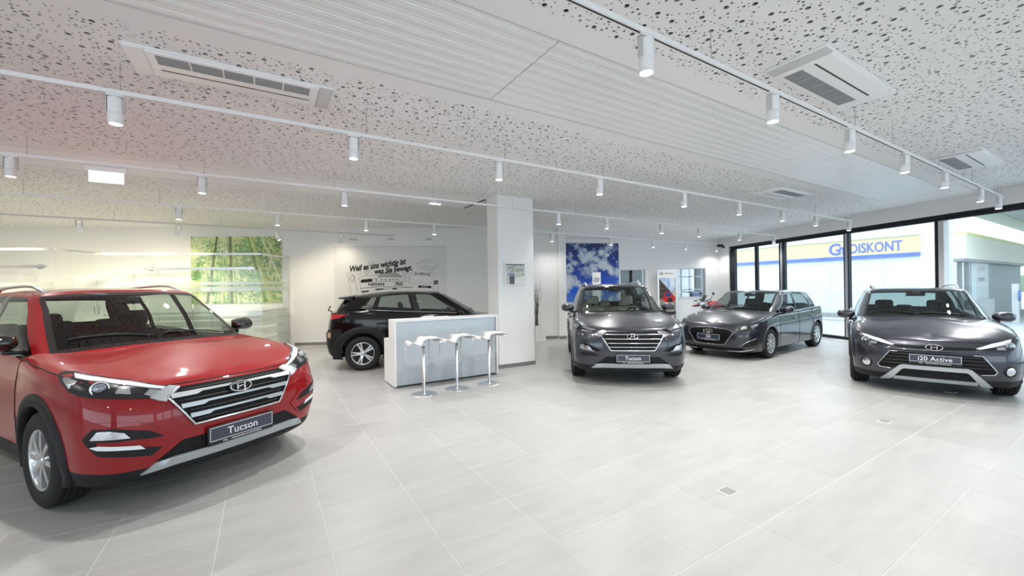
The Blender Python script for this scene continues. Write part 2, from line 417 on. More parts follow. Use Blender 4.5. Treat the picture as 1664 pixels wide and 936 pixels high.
wall('wall_left', (-15, lpt(-15)[1]), (-15, -7), 0, CEIL + .03, .25, flip=-1)
# behind the viewer: more of the glazed street front
def glazed(name_i, p0, p1, posts, head=3.08):
    pass
wall('wall_behind', (wpt(-7)[0], -7), (-15, -7), 0, CEIL + .03, .25, [(1.5, 12.5, .1, 3.0), (14.5, 25.0, .1, 3.0)], flip=-1)
# window front: lintel, frame, posts, glass panes
y0, y1 = CORNER[1] + .05, -7.0
wl_ = MB(); Lw = (y0 - y1) / WD[1]
def wloc(y): return (wpt(y0)[0], wpt(y0)[1])
wang = math.atan2(-WD[1], -WD[0])                                     # runs from the corner towards the viewer
def wbox(mb, ya, yb, n0, n1, z0, z1, c=0.): mb.box((y0 - ya) / WD[1], (y0 - yb) / WD[1], n0, n1, z0, z1, c=c)   # +y local = outward
struct((lambda m: (wbox(m, y0 - .0, y1, 0, .30, 3.08, CEIL + .2), m)[1])(MB()).build('wall_lintel', M['wall'], loc=(*wpt(y0), 0), rz=wang))
struct((lambda m: (wbox(m, y0 + .3, 16.02, 0, .30, 0, 3.09), m)[1])(MB()).build('wall_corner', M['wall'], loc=(*wpt(y0), 0), rz=wang))
def wpart(nm, spans, mt, parent=None, kind=True):
    m = MB()
    for s_ in spans: wbox(m, *s_)
    o = m.build(nm, mt, loc=(*wpt(y0), 0) if parent is None else None, rz=wang if parent is None else None, parent=parent)
    if parent is None: struct(o)
    return o
WIN = wpart('window_1', [(16.04, y1, .06, .16, 2.955, 3.08), (16.04, y1, .02, .06, 3.03, 3.08)], M['frame'])
wpart('sill_rail', [(16.04, y1, .04, .16, 0, .085)], M['frame'], WIN)
posts = [(16.02, 15.76, .03), (14.76, 14.63, .07), (13.65, 13.42, .05), (11.40, 11.25, .05), (9.25, 9.18, .05), (6.95, 6.80, .05), (4.75, 4.60, .05), (2.55, 2.40, .05), (.3, .15, .05), (-2.0, -2.15, .05), (-4.3, -4.45, .05)]
for k, (a, b, n0) in enumerate(posts): wpart('post', [(a, b, n0, .14, .0, 2.96)], M['frame'], WIN)
for (a, b) in ((13.56, 13.50), (11.34, 11.28)): wpart('post_rib', [(a, b, .02, .06, .085, 2.955)], M['satin'], WIN)
wpart('post_cover', [(9.18, 9.08, .05, .20, .0, 2.95)], M['lgrey'], WIN)
for k in range(len(posts) - 1): wpart('pane', [(posts[k][1], posts[k + 1][0], .10, .108, .085, 2.955)], M['winglass'], WIN)
# skirtings
def skirt(name, p0, p1, h=.085, th=.018, side=-1):
    d = Vector((p1[0] - p0[0], p1[1] - p0[1])); m = MB(); n = max(1, int(d.length / .6)); ang = math.atan2(d.y, d.x)
    o = struct(MB().box(0, d.length, -.004, .0, 0, h).build(name, M['baseb'], loc=(*p0, 0), rz=ang))
    s0 = None
    for i in range(n):
        a, b = d.length * i / n + .001, d.length * (i + 1) / n - .001
        if s0 is None: s0 = MB().box(0, b - a, -th, -.002, 0, h).build('skirting_tile', M['baseb'], o).data; o.children[0].location = (a, 0, 0)
        else: link('skirting_tile', s0, o, (a, 0, 0))
    return o
skirt('baseboard_back', lpt(-6.3), lpt(1.40)); skirt('baseboard_poster', rpt(1.66), rpt(8.45)); skirt('baseboard_pier', lpt(1.42, .10), lpt(1.66, .10))
# column
px, py = W((PIL[0] + PIL[1]) / 2, (PIL[2] + PIL[3]) / 2); pw, pd = (PIL[1] - PIL[0]) / 2, (PIL[3] - PIL[2]) / 2
PILLAR = struct(MB().box(-pw, pw, -pd, pd, 0, CEIL + .01).build('pillar', M['wall'], loc=(px, py, 0), rz=GRID))
sk = MB(); sk.box(-pw - .012, pw + .012, -pd - .012, pd + .012, 0, .075); sk.build('skirting_tile', M['baseb'], PILLAR)
# ================================================================ cars
# local frame of a car: x runs from the front bumper (0) to the rear, y sideways, z up, origin on the ground
def hermite(P, n, g0=None, g1=None):
    """P (k,...,3) control points along axis 0 -> n samples per span, chord-length tangents; g0/g1 ghost points"""
    P = np.asarray(P, float); k = len(P)
    A0 = g0 if g0 is not None else 2 * P[0] - P[1]
    A1 = g1 if g1 is not None else 2 * P[-1] - P[-2]
    Q = np.concatenate([A0[None], P, A1[None]], 0)
    d = np.linalg.norm(np.diff(Q, axis=0), axis=-1, keepdims=True) ** .6 + 1e-6
    out = []
    for i in range(k - 1):
        p0, p1, p2, p3 = Q[i], Q[i + 1], Q[i + 2], Q[i + 3]; d0, d1, d2 = d[i], d[i + 1], d[i + 2]
        m1 = d1 * ((p1 - p0) / d0 - (p2 - p0) / (d0 + d1) + (p2 - p1) / d1)
        m2 = d1 * ((p2 - p1) / d1 - (p3 - p1) / (d1 + d2) + (p3 - p2) / d2)
        nn = n[i] if isinstance(n, (list, tuple)) else n
        for j in range(nn):
            t = j / nn; t2 = t * t; t3 = t2 * t
            out.append((2 * t3 - 3 * t2 + 1) * p1 + (t3 - 2 * t2 + t) * m1 + (-2 * t3 + 3 * t2) * p2 + (t3 - t2) * m2)
    out.append(P[-1]); return np.array(out)
MIRY = np.array([1, -1, 1.])
def grid_faces(nr, nc, keep=None):
    f = []
    for r in range(nr - 1):
        for c in range(nc - 1):
            if keep is None or keep(r, c): f.append((r * nc + c, r * nc + c + 1, (r + 1) * nc + c + 1, (r + 1) * nc + c))
    return f
def grid_normals(G):
    du = np.gradient(G, axis=1); dv = np.gradient(G, axis=0); n = np.cross(dv, du)
    n /= (np.linalg.norm(n, axis=-1, keepdims=True) + 1e-12); return n
def half_to_obj(name, G, faces, mats, parent, mi=None, side=0, flip=False, off=0.0):
    """G (nr,nc,3) half-body grid; side 0 = both halves joined, +1 / -1 = one side only"""
    N = grid_normals(G).reshape(-1, 3); V = G.reshape(-1, 3)
    used = sorted({i for f in faces for i in f}); ix = {o: k for k, o in enumerate(used)}
    if not used: return None
    vs, ns, fs, ms = [], [], [], []
    for sgn in ((1, -1) if side == 0 else (side,)):
        b = len(vs)
        for i in used:
            p = V[i].copy(); n = N[i].copy()
            if flip: n = -n
            p = p + n * off
            if sgn < 0: p[1] *= -1; n[1] *= -1
            vs.append(p); ns.append(n)
        for k, f in enumerate(faces):
            g = [ix[i] + b for i in f]
            if (sgn > 0) != flip: g = g[::-1]
            fs.append(g); ms.append(mi[k] if mi else 0)
    me = bpy.data.meshes.new(name); me.from_pydata([tuple(p) for p in vs], [], fs)
    for m in (mats if isinstance(mats, (list, tuple)) else [mats]): me.materials.append(m)
    me.polygons.foreach_set('material_index', ms); me.polygons.foreach_set('use_smooth', [True] * len(fs))
    me.normals_split_custom_set_from_vertices([tuple(n) for n in ns]); me.update()
    return link(name, me, parent)

def pl(x, xs, ys): return float(np.interp(x, xs, ys))

BASE = dict(   # the taller SUV shape; the other cars bend it with the maps xm, ym, zm
    L=4.475, FO=.93, WB=2.67, tyre=.352, nose=1.0,
    rows=[  # zf, zs, zr, fx, hw, rx
        (.205, .23, .30, .26, .80, .20), (.235, .255, .32, .085, .885, .08), (.330, .38, .44, .030, .912, .03),
        (.48, .54, .58, .004, .922, .0), (.645, .70, .74, .0, .926, .02), (.79, .88, .94, .030, .915, .06), (.885, 0, 0, .095, .878, .10)],
    front=[(0, 0), (.012, .34), (.050, .62), (.14, .825), (.30, .945), (.53, .985)],
    ztop=[.885, .886, .892, .912, .952, .990, 1.022, 1.045, 1.062, 1.075, 1.088, 1.118, 1.138, 1.15, 1.15, 1.15, 1.15, 1.15],
    spine=[(.22, .932), (.28, .950), (.37, .975), (.48, 1.003), (.61, 1.033), (.75, 1.062), (.89, 1.088), (1.0, 1.106), (1.09, 1.118)],
    gh=[  # belt (x,y,z) -> roof edge (x,y,z)
        ((1.11, 0, 1.118), (1.99, 0, 1.612)), ((1.15, .40, 1.112), (2.005, .34, 1.606)), ((1.30, .745, 1.085), (2.07, .590, 1.583)),
        ((1.45, .805, 1.065), (2.17, .628, 1.572)), ((1.85, .825, 1.07), (2.38, .638, 1.585)), ((2.44, .835, 1.085), (2.58, .640, 1.592)),
        ((2.54, .835, 1.088), (2.67, .640, 1.592)), ((3.15, .825, 1.112), (3.20, .632, 1.580)), ((3.42, .815, 1.125), (3.42, .625, 1.568)),
        ((3.50, .81, 1.13), (3.49, .62, 1.563)), ((3.92, .77, 1.165), (3.80, .59, 1.54)), ((4.19, .68, 1.18), (4.00, .525, 1.52)),
        ((4.30, .36, 1.18), (4.075, .31, 1.525)), ((4.33, 0, 1.18), (4.09, 0, 1.53))],
    roofz=1.645, vtop=.94)

def make_car(S, name, label, loc, ang, paint):
    """S: spec; returns root, helpers"""
    D = dict(BASE); D.update(S)
    xm = D.get('xm', lambda x: x); ym = D.get('ym', lambda y: y); zm = D.get('zm', lambda z: z)
    L, FO, WB = D['L'], D['FO'], D['WB']
    root = thing(name, label, 'car', (0, 0, 0), 0)
    # ---- lower body control net
    R = D['rows']; F = D['front']; NR = len(R)
    sx = [FO, FO + .27, FO + .50, FO + 1.02, FO + 1.58, FO + WB - .48, FO + WB, FO + WB + .42]
    sy = [1.0, .992, .978, .975, .978, .985, 1.0, .978]
    RT = D.get('rear', [(.30, .935), (.13, .84), (.035, .52), (0, 0)])
    zt = D['ztop']
    P = np.zeros((NR, 18, 3))
    for r, (zf, zs, zr, fx, hw, rx) in enumerate(R):
        for k in range(18):
            if k < 6: x = fx + F[k][0] * D['nose'] * (1 + .25 * (r in (0,))); y = hw * F[k][1]; wz = (1, 1, 1, .9, .6, .25)[k]; z = zf * wz + zs * (1 - wz)
            elif k < 14: x = sx[k - 6]; y = hw * sy[k - 6]; z = zs
            else: x = L - rx - RT[k - 14][0]; y = hw * RT[k - 14][1]; wz = (.6, .9, 1, 1)[k - 14]; z = zr * wz + zs * (1 - wz)
            if r == NR - 1: z = zt[k]
            elif r == NR - 2 and k >= 4: z = max(z, zt[k] - .15)
            P[r, k] = (x, y, z)
    for (r, k, dx, dy, dz) in D.get('tweak', []): P[r, k] += (dx, dy, dz)
    warp = lambda A: np.stack([np.vectorize(xm)(A[..., 0]), np.vectorize(ym)(A[..., 1]), np.vectorize(zm)(A[..., 2])], -1)
    E = P[NR - 1]
    SP = D['spine']
    hood7 = np.zeros((9, 3)); hood8 = np.zeros((9, 3))
    for k in range(9):
        s_ = np.array((SP[k][0], 0, SP[k][1])); hood8[k] = s_
        hood7[k] = E[k] * .52 + s_ * .48 + np.array((0, 0, D.get('crown', .014) * (1 if k else .3)))
    led7 = E.copy(); led8 = E.copy()
    for k in range(8, 18):
        inw = np.array((0, -1., 0)) if k < 14 else (np.array((-.5, -.8, 0)) if k == 14 else (np.array((-.9, -.4, 0)) if k == 15 else np.array((-1., 0, 0))))
        led7[k] = E[k] + inw * .035 + (0, 0, .006); led8[k] = E[k] + inw * .10 + (0, 0, -.02)
    P, hood7, hood8, led7, led8 = map(warp, (P, hood7, hood8, led7, led8))
    nsub = D.get('nsub', 8); ncol = [nsub] * 5 + [nsub + 2] * 8 + [nsub] * 4
    ends = np.cumsum([0] + ncol)                         # fine index of every control column
    def along(A, full=True): return hermite(A, ncol[:len(A) - 1] if full else ncol[8:8 + len(A) - 1], A[1] * MIRY if full else None, (A[-2] * MIRY) if (not full or len(A) == 18) else None)
    rowsF = np.array([along(P[r]) for r in range(NR)])
    h7 = along(hood7); h8 = along(hood8)
    l7 = along(led7[8:], False); l8 = along(led8[8:], False)
    ghost = np.concatenate([h7[:-1], l7], 0)
    nv = D.get('nv', 7)
    G1 = hermite(rowsF, nv, None, ghost)                  # (NR-1)*nv+1 rows x columns
    GH = hermite(np.array([rowsF[-1][:ends[8] + 1], h7, h8]), [nv * 2, nv * 2], rowsF[-2][:ends[8] + 1], h7 * MIRY)
    for it in range(140):                                 # even out the hood so that it reflects without dents
        for lam in (.5, -.512):
            Q = np.concatenate([GH[:, 1:2] * MIRY, GH], 1)
            Q = np.concatenate([Q, np.concatenate([GH[-2:-1, 1:2] * MIRY, GH[-2:-1]], 1) * MIRY], 0)
            Lp = (Q[1:-1, :-2] + Q[1:-1, 2:] + Q[:-2, 1:-1] + Q[2:, 1:-1]) / 4 - Q[1:-1, 1:-1]
            Lp[-1, :, 1] = 0; Lp[:, 0, 1] = 0
            GH[1:, :-1] += lam * Lp
    GL = hermite(np.array([rowsF[-1][ends[8]:], l7, l8]), 4, rowsF[-2][ends[8]:])
    nr, nc = G1.shape[:2]
    # ---- wheel arches
    RA = D['tyre'] + D.get('gap', .055); axles = (xm(FO), xm(FO + WB)); zc = D['tyre']
    inside = np.zeros((nr, nc), bool)
    for ax in axles:
        dx = G1[..., 0] - ax; dz = G1[..., 2] - zc - .012
        d = np.hypot(dx, dz); m = (d < RA) & (np.abs(G1[..., 1]) > .45); inside |= m
    G0 = G1.copy()
    full_in = lambda r, c: inside[r, c] and inside[r, c + 1] and inside[r + 1, c] and inside[r + 1, c + 1]
    near = np.zeros_like(inside)
    for r in range(nr - 1):
        for c in range(nc - 1):
            q = [inside[r, c], inside[r, c + 1], inside[r + 1, c], inside[r + 1, c + 1]]
            if any(q) and not all(q): near[r, c] |= q[0]; near[r, c + 1] |= q[1]; near[r + 1, c] |= q[2]; near[r + 1, c + 1] |= q[3]
    for r, c in zip(*np.nonzero(near)):
        p = G1[r, c]; ax = min(axles, key=lambda a: abs(a - p[0])); v = np.array((p[0] - ax, p[2] - zc - .012)); l = np.hypot(*v) + 1e-9
        G1[r, c, 0] = ax + v[0] / l * RA; G1[r, c, 2] = zc + .012 + v[1] / l * RA
    kc = D.get('cladrow', 2) * nv
    cols = dict(front_bumper=(0, ends[4] + nsub // 2), front_fender=(ends[4] + nsub // 2, ends[8]), front_door=(ends[8], ends[10]),
                rear_door=(ends[10], ends[11] + nsub // 2), rear_fender=(ends[11] + nsub // 2, ends[14]), rear_bumper=(ends[14], nc - 1))
    parts = {}
    for pn, (c0, c1) in cols.items():
        fc = grid_faces(nr, nc, lambda r, c: r >= kc and c0 <= c < c1 and not full_in(r, c))
        for sd in ((0,) if 'bumper' in pn else (1, -1)):
            parts[pn, sd] = half_to_obj(pn, G1, fc, paint, root, side=sd)
    half_to_obj('lower_cladding', G1, grid_faces(nr, nc, lambda r, c: r < kc and not full_in(r, c)), D.get('cladmat', M['clad']), root)
    hood = half_to_obj('hood', GH, grid_faces(*GH.shape[:2]), paint, root)
    half_to_obj('shoulder', GL, grid_faces(*GL.shape[:2]), D.get('beltmat', M['blackg']), root)
    # ---- collision tree of the whole shell (unsnapped), for projecting features
    allv, allf = [], []
    for G in (G0, GH, GL):
        for sg in (1, -1):
            b = len(allv); allv += [tuple(p * (1, sg, 1)) for p in G.reshape(-1, 3)]
            allf += [tuple(i + b for i in (f if sg > 0 else f[::-1])) for f in grid_faces(*G.shape[:2])]
    # ---- greenhouse
    gb = np.array([g[0] for g in D['gh']], float); gt = np.array([g[1] for g in D['gh']], float); ng = len(gb)
    rz = D['roofz']
    hrow = []
    for t in (-.07, 0., .36, .70, 1.):
        q = gb + (gt - gb) * t
        bul = 4 * t * (1 - t) * .028 if t > 0 else 0
        for k in range(ng):
            if k < 2: q[k] += (-bul * .9, 0, bul * .3)
            elif k == 2: q[k] += (-bul * .5, bul * .5, 0)
            elif k < 11: q[k] += (0, bul, 0)
            else: q[k] += (bul * .8, 0, 0)
        hrow.append(q)
    rs = np.linspace(0, 1, ng)
    roof1 = np.zeros((ng, 3)); roof2 = np.zeros((ng, 3))
    xf, xr = gt[0][0] + .22, gt[-1][0] - .25
    for k in range(ng):
        xs = np.interp(gt[k][0], [gt[0][0], gt[-1][0]], [xf, xr])
        cz = rz - .05 * ((xs - xf) / (xr - xf) - .30) ** 2 / .25 * D.get('rooffall', 1.0)
        roof2[k] = (xs, 0, cz)
        roof1[k] = gt[k] * .55 + roof2[k] * .45; roof1[k][2] = gt[k][2] + (cz - gt[k][2]) * .78
    hrow = [warp(q) for q in hrow]; roof1 = warp(roof1); roof2 = warp(roof2)
    gsub = [6, 6, 2, 6, 6, 2, 6, 4, 2, 5, 3, 5, 5]; ge = np.cumsum([0] + gsub)
    alg = lambda A: hermite(A, gsub, A[1] * MIRY, A[-2] * MIRY)
    HF = [alg(q) for q in hrow]; R1 = alg(roof1); R2 = alg(roof2)
    gv = [1, 5, 5, 5]
    GG = hermite(np.array(HF), gv, None, R1)
    GR = hermite(np.array([HF[-1], R1, R2]), [6, 6], HF[-2], R1 * MIRY)
    ngr, ngc = GG.shape[:2]; v0, v1 = 1, ngr - 2
    for G in (GG, GR):
        for sg in (1, -1):
            b = len(allv); allv += [tuple(p * (1, sg, 1)) for p in G.reshape(-1, 3)]
            allf += [tuple(i + b for i in (f if sg > 0 else f[::-1])) for f in grid_faces(*G.shape[:2])]
    bvh = BVHTree.FromPolygons(allv, allf)
    wins = dict(windscreen=(0, ge[2]), front_window=(ge[3], ge[5]), rear_window=(ge[6], ge[8]), quarter_window=(ge[9], ge[10]), back_window=(ge[11], ngc - 1))
    def is_glass(r, c): return v0 <= r < v1 and any(a <= c < b for a, b in wins.values())
    half_to_obj('pillar', GG, grid_faces(ngr, ngc, lambda r, c: not is_glass(r, c) and not (ge[5] <= c < ge[6] or ge[8] <= c < ge[9]) and not (c >= ge[3] and c < ge[10] and (r < v0))), paint, root)
    half_to_obj('door_pillar', GG, grid_faces(ngr, ngc, lambda r, c: not is_glass(r, c) and ((ge[5] <= c < ge[6] or ge[8] <= c < ge[9]) or (c >= ge[3] and c < ge[10] and r < v0))), M['blackg'], root)
    half_to_obj('roof', GR, grid_faces(*GR.shape[:2]), D.get('roofmat', paint), root)
    gi = grid_faces(ngr, ngc, lambda r, c: not is_glass(r, c))
    half_to_obj('inner_lining', GG, gi, M['lining'], root, off=-.012)
    half_to_obj('headliner', GR, grid_faces(*GR.shape[:2]), M['lining'], root, off=-.014)
    for wn_, (a, b) in wins.items():
        fc, mi = [], []
        for r in range(v0, v1):
            for c in range(a, b):
                fc += grid_faces(ngr, ngc, lambda rr, cc: rr == r and cc == c) if False else [(r * ngc + c, r * ngc + c + 1, (r + 1) * ngc + c + 1, (r + 1) * ngc + c)]
                edge = (r < v0 + 1 or r >= v1 - 1 or (c >= b - 1 and b < ngc - 1) or (c < a + 1 and a > 0)) and wn_ in ('windscreen', 'back_window')
                mi.append(1 if edge else 0)
        gm = M['privglass'] if wn_ in D.get('privacy', ('rear_window', 'quarter_window', 'back_window')) else M['carglass']
        for sd in ((0,) if wn_ in ('windscreen', 'back_window') else (1, -1)):
            half_to_obj(wn_, GG, fc, [gm, M['blackg']], root, mi, side=sd)
    # ---- projecting helpers
    def cast(p, phi, sd=1, off=0.0):
        """project 3-D guess p (right half) onto the shell along plan direction phi (0 = from the front, 90 = from the side, 180 = from the rear); z fixed"""
        t = math.radians(phi); d = Vector((math.cos(t), -math.sin(t), 0)); o = Vector(p) - d * 3
        h, n, i, dd = bvh.ray_cast(o, d)
        if h is None: return Vector((p[0], p[1] * sd, p[2])), Vector((-d.x, -d.y * sd, 0))
        if n.dot(d) > 0: n = -n
        q = h + n * off
        return Vector((q.x, q.y * sd, q.z)), Vector((n.x, n.y * sd, n.z))
    def patch(nm, pts, phi, off=.004, parent=root, mt=None, sd=1, spacing=.03, depth=.012, fit=True, both=False):
        """a plate that follows the shell inside an outline; pts are 3-D guesses"""
        t = math.radians(phi); e = Vector((math.sin(t), math.cos(t), 0)); d = Vector((math.cos(t), -math.sin(t), 0))
        P2 = [(Vector(p).dot(e), p[2]) for p in pts]; dd = sum(Vector(p).dot(d) for p in pts) / len(pts)
        # resample the outline
        ol = []
        for i, p in enumerate(P2):
            q = P2[(i + 1) % len(P2)]; n = max(1, int(math.hypot(q[0] - p[0], q[1] - p[1]) / spacing))
            ol += [(p[0] + (q[0] - p[0]) * j / n, p[1] + (q[1] - p[1]) * j / n) for j in range(n)]
        n = len(ol)
        def inpoly(x, y):
            c = False; j = n - 1
            for i in range(n):
                if (ol[i][1] > y) != (ol[j][1] > y) and x < (ol[j][0] - ol[i][0]) * (y - ol[i][1]) / (ol[j][1] - ol[i][1]) + ol[i][0]: c = not c
                j = i
            return c
        xs = [p[0] for p in ol]; zs = [p[1] for p in ol]; inner = []
        yv = min(zs) + spacing / 2
        while yv < max(zs):
            xv = min(xs) + spacing / 2
            while xv < max(xs):
                if inpoly(xv, yv) and min((xv - a) ** 2 + (yv - b) ** 2 for a, b in ol) > (spacing * .45) ** 2: inner.append((xv, yv))
                xv += spacing
            yv += spacing
        res = delaunay_2d_cdt([Vector(p) for p in ol + inner], [], [list(range(n))], 1, 1e-6)
        v2, fcs = res[0], res[2]
        vs, ns = [], []
        for p in v2:
            q, nn = cast(e * p.x + d * dd + Vector((0, 0, p.y)), phi, 1, 0)
            vs.append(q + nn * off); ns.append(nn)
        base = len(vs); nb = n
        fs = []
        for f in fcs:
            a, b, c = [vs[i] for i in f[:3]]; nn = (b - a).cross(c - a); f = list(f)
            if nn.dot(ns[f[0]]) < 0: f = f[::-1]
            fs.append(f)
        m = MB(); vs2 = list(vs)
        rim = [vs[i] - ns[i] * depth for i in range(nb)] if len(v2) >= nb else []
        for s_ in ((1, -1) if both else (sd,)):
            mm = lambda q: (q.x, q.y * s_, q.z)
            allp = [mm(q) for q in vs2] + [mm(q) for q in rim]
            ff = [f if s_ > 0 else f[::-1] for f in fs]
            m.add(allp, ff, 0, True)
            if rim:
                k0 = len(vs2); rf = [((i + 1) % nb, i, k0 + i, k0 + (i + 1) % nb) for i in range(nb)]
                m.add(allp, rf if s_ > 0 else [f[::-1] for f in rf], 0, False)
        return m.build(nm, mt, parent)
    def line(nm, pts, phi, r, mt, parent=root, sd=1, off=0.0, closed=False, flat=1.0, sub=6, seg=6):
        pts = np.array(pts, float)
        if len(pts) > 2 or sub > 1:
            Q = []
            k = len(pts)
            for i in range(k if closed else k - 1):
                for j in range(sub): Q.append(pts[i] + (pts[(i + 1) % k] - pts[i]) * j / sub)
            if not closed: Q.append(pts[-1])
        else: Q = pts
        q = []; nn = []
        for p in Q:
            a, n = cast(Vector(p), phi, sd, off); q.append(a); nn.append(n)
        up = sum(nn, Vector((0, 0, 0))).normalized()
        return MB().tube(q, r, seg, 0, closed, flat, up).build(nm, mt, parent)
    # ---- seams: door and hood gaps
    def seam(pts, sd):
        m = MB(); q = [Vector((p[0], p[1] * sd, p[2])) for p in pts]; m.tube(q, .0042, 5, caps=False); m.build('panel_gap', M['gapmat'], root)
    for sd in (1, -1):
        for c in (cols['front_door'][0], cols['front_door'][1], cols['rear_door'][1]):
            seam([G1[r, c] for r in range(kc, nr) if not inside[r, c]], sd)
        seam([G1[kc, c] for c in range(cols['front_door'][0], cols['rear_door'][1] + 1)], sd)
    m = MB()
    for sd in (1, -1): m.tube([Vector((p[0], p[1] * sd, p[2])) for p in G1[nr - 1, :ends[8] + 1]], .0045, 5, caps=False)
    m.build('hood_gap', M['gapmat'], root)
    # ---- arch linings and flares
    for ax in axles:
        for sd in (1, -1):
            m = MB(); seg = 26; vs = []; prof = []
            yb = .50
            for i in range(seg + 1):
                t = math.radians(-14 + 208 * i / seg); ct, st = math.cos(t), math.sin(t)
                for rr, dy in ((RA - .004, None),):
                    q, n = cast(Vector((ax + (RA + .01) * ct, 0, max(zc + .012 + (RA + .01) * st, .27))), 90, 1, 0)
                    yo = q.y
                vs += [(ax + RA * ct, (yo - .003) * sd, zc + .012 + RA * st), (ax + RA * ct, yb * sd, zc + .012 + RA * st)]
            fs = [(2 * i, 2 * i + 1, 2 * i + 3, 2 * i + 2) for i in range(seg)]
            k = len(vs); vs.append((ax, yb * sd, zc)); fs += [(2 * i + 1, k, 2 * i + 3) for i in range(seg)]
            m.add(vs, fs, 0, True); m.build('wheel_arch_lining', M['black'], root)
            fw = D.get('flare', .07); fm = D.get('flaremat', M['clad']); vs, fs = [], []
            a0, a1 = (-24, 204)
            sg2 = 36
            for i in range(sg2 + 1):
                t = math.radians(a0 + (a1 - a0) * i / sg2); ct, st = math.cos(t), math.sin(t)
                ww = fw * (1.0 + D.get('flaretail', .0) * abs(math.cos(t)) ** 3)
                for rr, of in ((RA - .012, -.03), (RA - .012, .010), (RA - .004, .016), (RA + ww * .5, .014), (RA + ww, .008), (RA + ww + .003, -.01)):
                    zz = zc + .012 + rr * st
                    q, n = cast(Vector((ax + rr * ct, 0, max(zz, D.get('sillz', .30)))), 90, 1, of)
                    if zz < D.get('sillz', .30): q.z = zz
                    vs.append((q.x, q.y * sd, max(q.z, .235)))
            for i in range(sg2):
                for j in range(5):
                    f = (6 * i + j, 6 * i + j + 1, 6 * i + 7 + j, 6 * i + 6 + j); fs.append(f[::-1] if sd > 0 else f)
            MB().add(vs, fs, 0, True).build('wheel_arch_trim', fm, root)
    # ---- floor pan and cabin tub
    m = MB(); zb = zm(.25)
    m.box(xm(.35), xm(L - .3), -ym(.50), ym(.50), zb, zb + .06); m.box(xm(FO + .46), xm(FO + WB - .46), -ym(.82), ym(.82), zb, zb + .06); m.build('floor_pan', M['black'], root)
    zfl = zm(.50); bz = zm(1.0); bx0 = xm(1.12); bx1 = xm(4.15); wy = ym(.76)
    m = MB(); m.add([(bx0, -wy, zfl), (bx1, -wy, zfl), (bx1, wy, zfl), (bx0, wy, zfl), (bx0, -wy, bz), (bx1, -wy, bz), (bx1, wy, bz), (bx0, wy, bz)],
                    [(0, 1, 2, 3), (0, 4, 5, 1), (3, 2, 6, 7), (0, 3, 7, 4), (1, 5, 6, 2)]); m.build('cabin_tub', M['lining'], root)
    m = MB(); dx0, dx1 = xm(1.15), xm(1.72); dz = zm(1.04)
    prof = [(dx0, dz - .02), (xm(1.45), dz - .01), (xm(1.62), dz - .03), (dx1, dz - .10), (dx1 - .03, dz - .32), (dx0, dz - .32)]
    n = len(prof); wd = ym(.72)
    vs = [(p[0], -wd, p[1]) for p in prof] + [(p[0], wd, p[1]) for p in prof]
    m.add(vs, [tuple(range(n)), tuple(range(n, 2 * n))[::-1]] + [(i, n + i, n + (i + 1) % n, (i + 1) % n) for i in range(n)]); m.build('dashboard', M['lining'], root)
    sw = (xm(1.92), -ym(.37), zm(1.0))
    m = MB(); MT = Matrix.Translation(sw) @ Matrix.Rotation(math.radians(64), 4, 'Y')
    m.tube([(.185 * math.cos(t), .185 * math.sin(t), 0) for t in np.linspace(0, 2 * PI, 28, endpoint=False)], .016, 8, closed=True, M=MT)
    m.box(-.06, .06, -.07, .07, -.03, .01, M=MT, c=.01); m.box(-.18, .18, -.02, .02, -.02, 0, M=MT); m.box(-.02, .18, -.02, .02, -.02, 0, M=MT)
    m.build('steering_wheel', M['black'], root)
    sm = D.get('seatmat', M['seat'])
    zs0 = zm(.62); ztop = zm(1.36)
    for yy in (-ym(.37), ym(.37)):
        m = MB(); x0 = xm(2.25)
        m.box(x0 - .1, x0 + .42, yy - .25, yy + .25, zs0 - .1, zs0 + .06, c=.05)
        MT = Matrix.Translation((x0 + .42, yy, zs0)) @ Matrix.Rotation(math.radians(14), 4, 'Y')
        hb = ztop - zs0 - .20
        m.box(-.06, .08, -.25, .25, 0, hb, M=MT, c=.06)
        s_ = m.build('front_seat', sm, root)
        m = MB(); m.box(-.05, .05, -.13, .13, hb + .05, hb + .235, M=MT, c=.045); m.box(-.01, .01, -.06, -.045, hb - .05, hb + .1, M=MT); m.box(-.01, .01, .045, .06, hb - .05, hb + .1, M=MT)
        m.build('headrest', sm, s_)
    m = MB(); x0 = xm(3.10)
    m.box(x0, x0 + .5, -ym(.66), ym(.66), zs0 - .08, zs0 + .08, c=.05)
    MT = Matrix.Translation((x0 + .5, 0, zs0)) @ Matrix.Rotation(math.radians(20), 4, 'Y'); hb = ztop - zs0 - .24
    m.box(-.06, .08, -ym(.66), ym(.66), 0, hb, M=MT, c=.06)
    for yy in (-.45, 0, .45): m.box(-.05, .05, -.12 + yy, .12 + yy, hb + .02, hb + .16, M=MT, c=.04)
    m.build('rear_seat', sm, root)
    m = MB(); mz = zm(1.50); MT = Matrix.Translation((xm(1.98), 0, mz)); m.box(-.02, .02, -.12, .12, -.03, .03, M=MT, c=.015); m.box(-.14, -.02, -.05, .05, -.0, .05, M=MT, c=.01); m.build('rear_view_mirror', M['black'], root)
    m = MB()
    for (ya, xa, yb_, xb_) in ((.10, 1.20, .62, 1.36), (-.50, 1.23, .02, 1.22)):
        p0 = Vector((xm(xa), ym(ya), zm(1.105))); p1 = Vector((xm(xb_) - .0, ym(yb_), zm(1.095)))
        q = []
        for t in np.linspace(0, 1, 9):
            g = p0 + (p1 - p0) * t; h, nn, i_, d_ = bvh.ray_cast(Vector((g.x, g.y, 3)), Vector((0, 0, -1)))
            q.append(Vector((g.x, g.y, (h.z if h else g.z) + .014)))
        m.tube(q, .0065, 6)
    m.build('windscreen_wiper', M['black'], root)
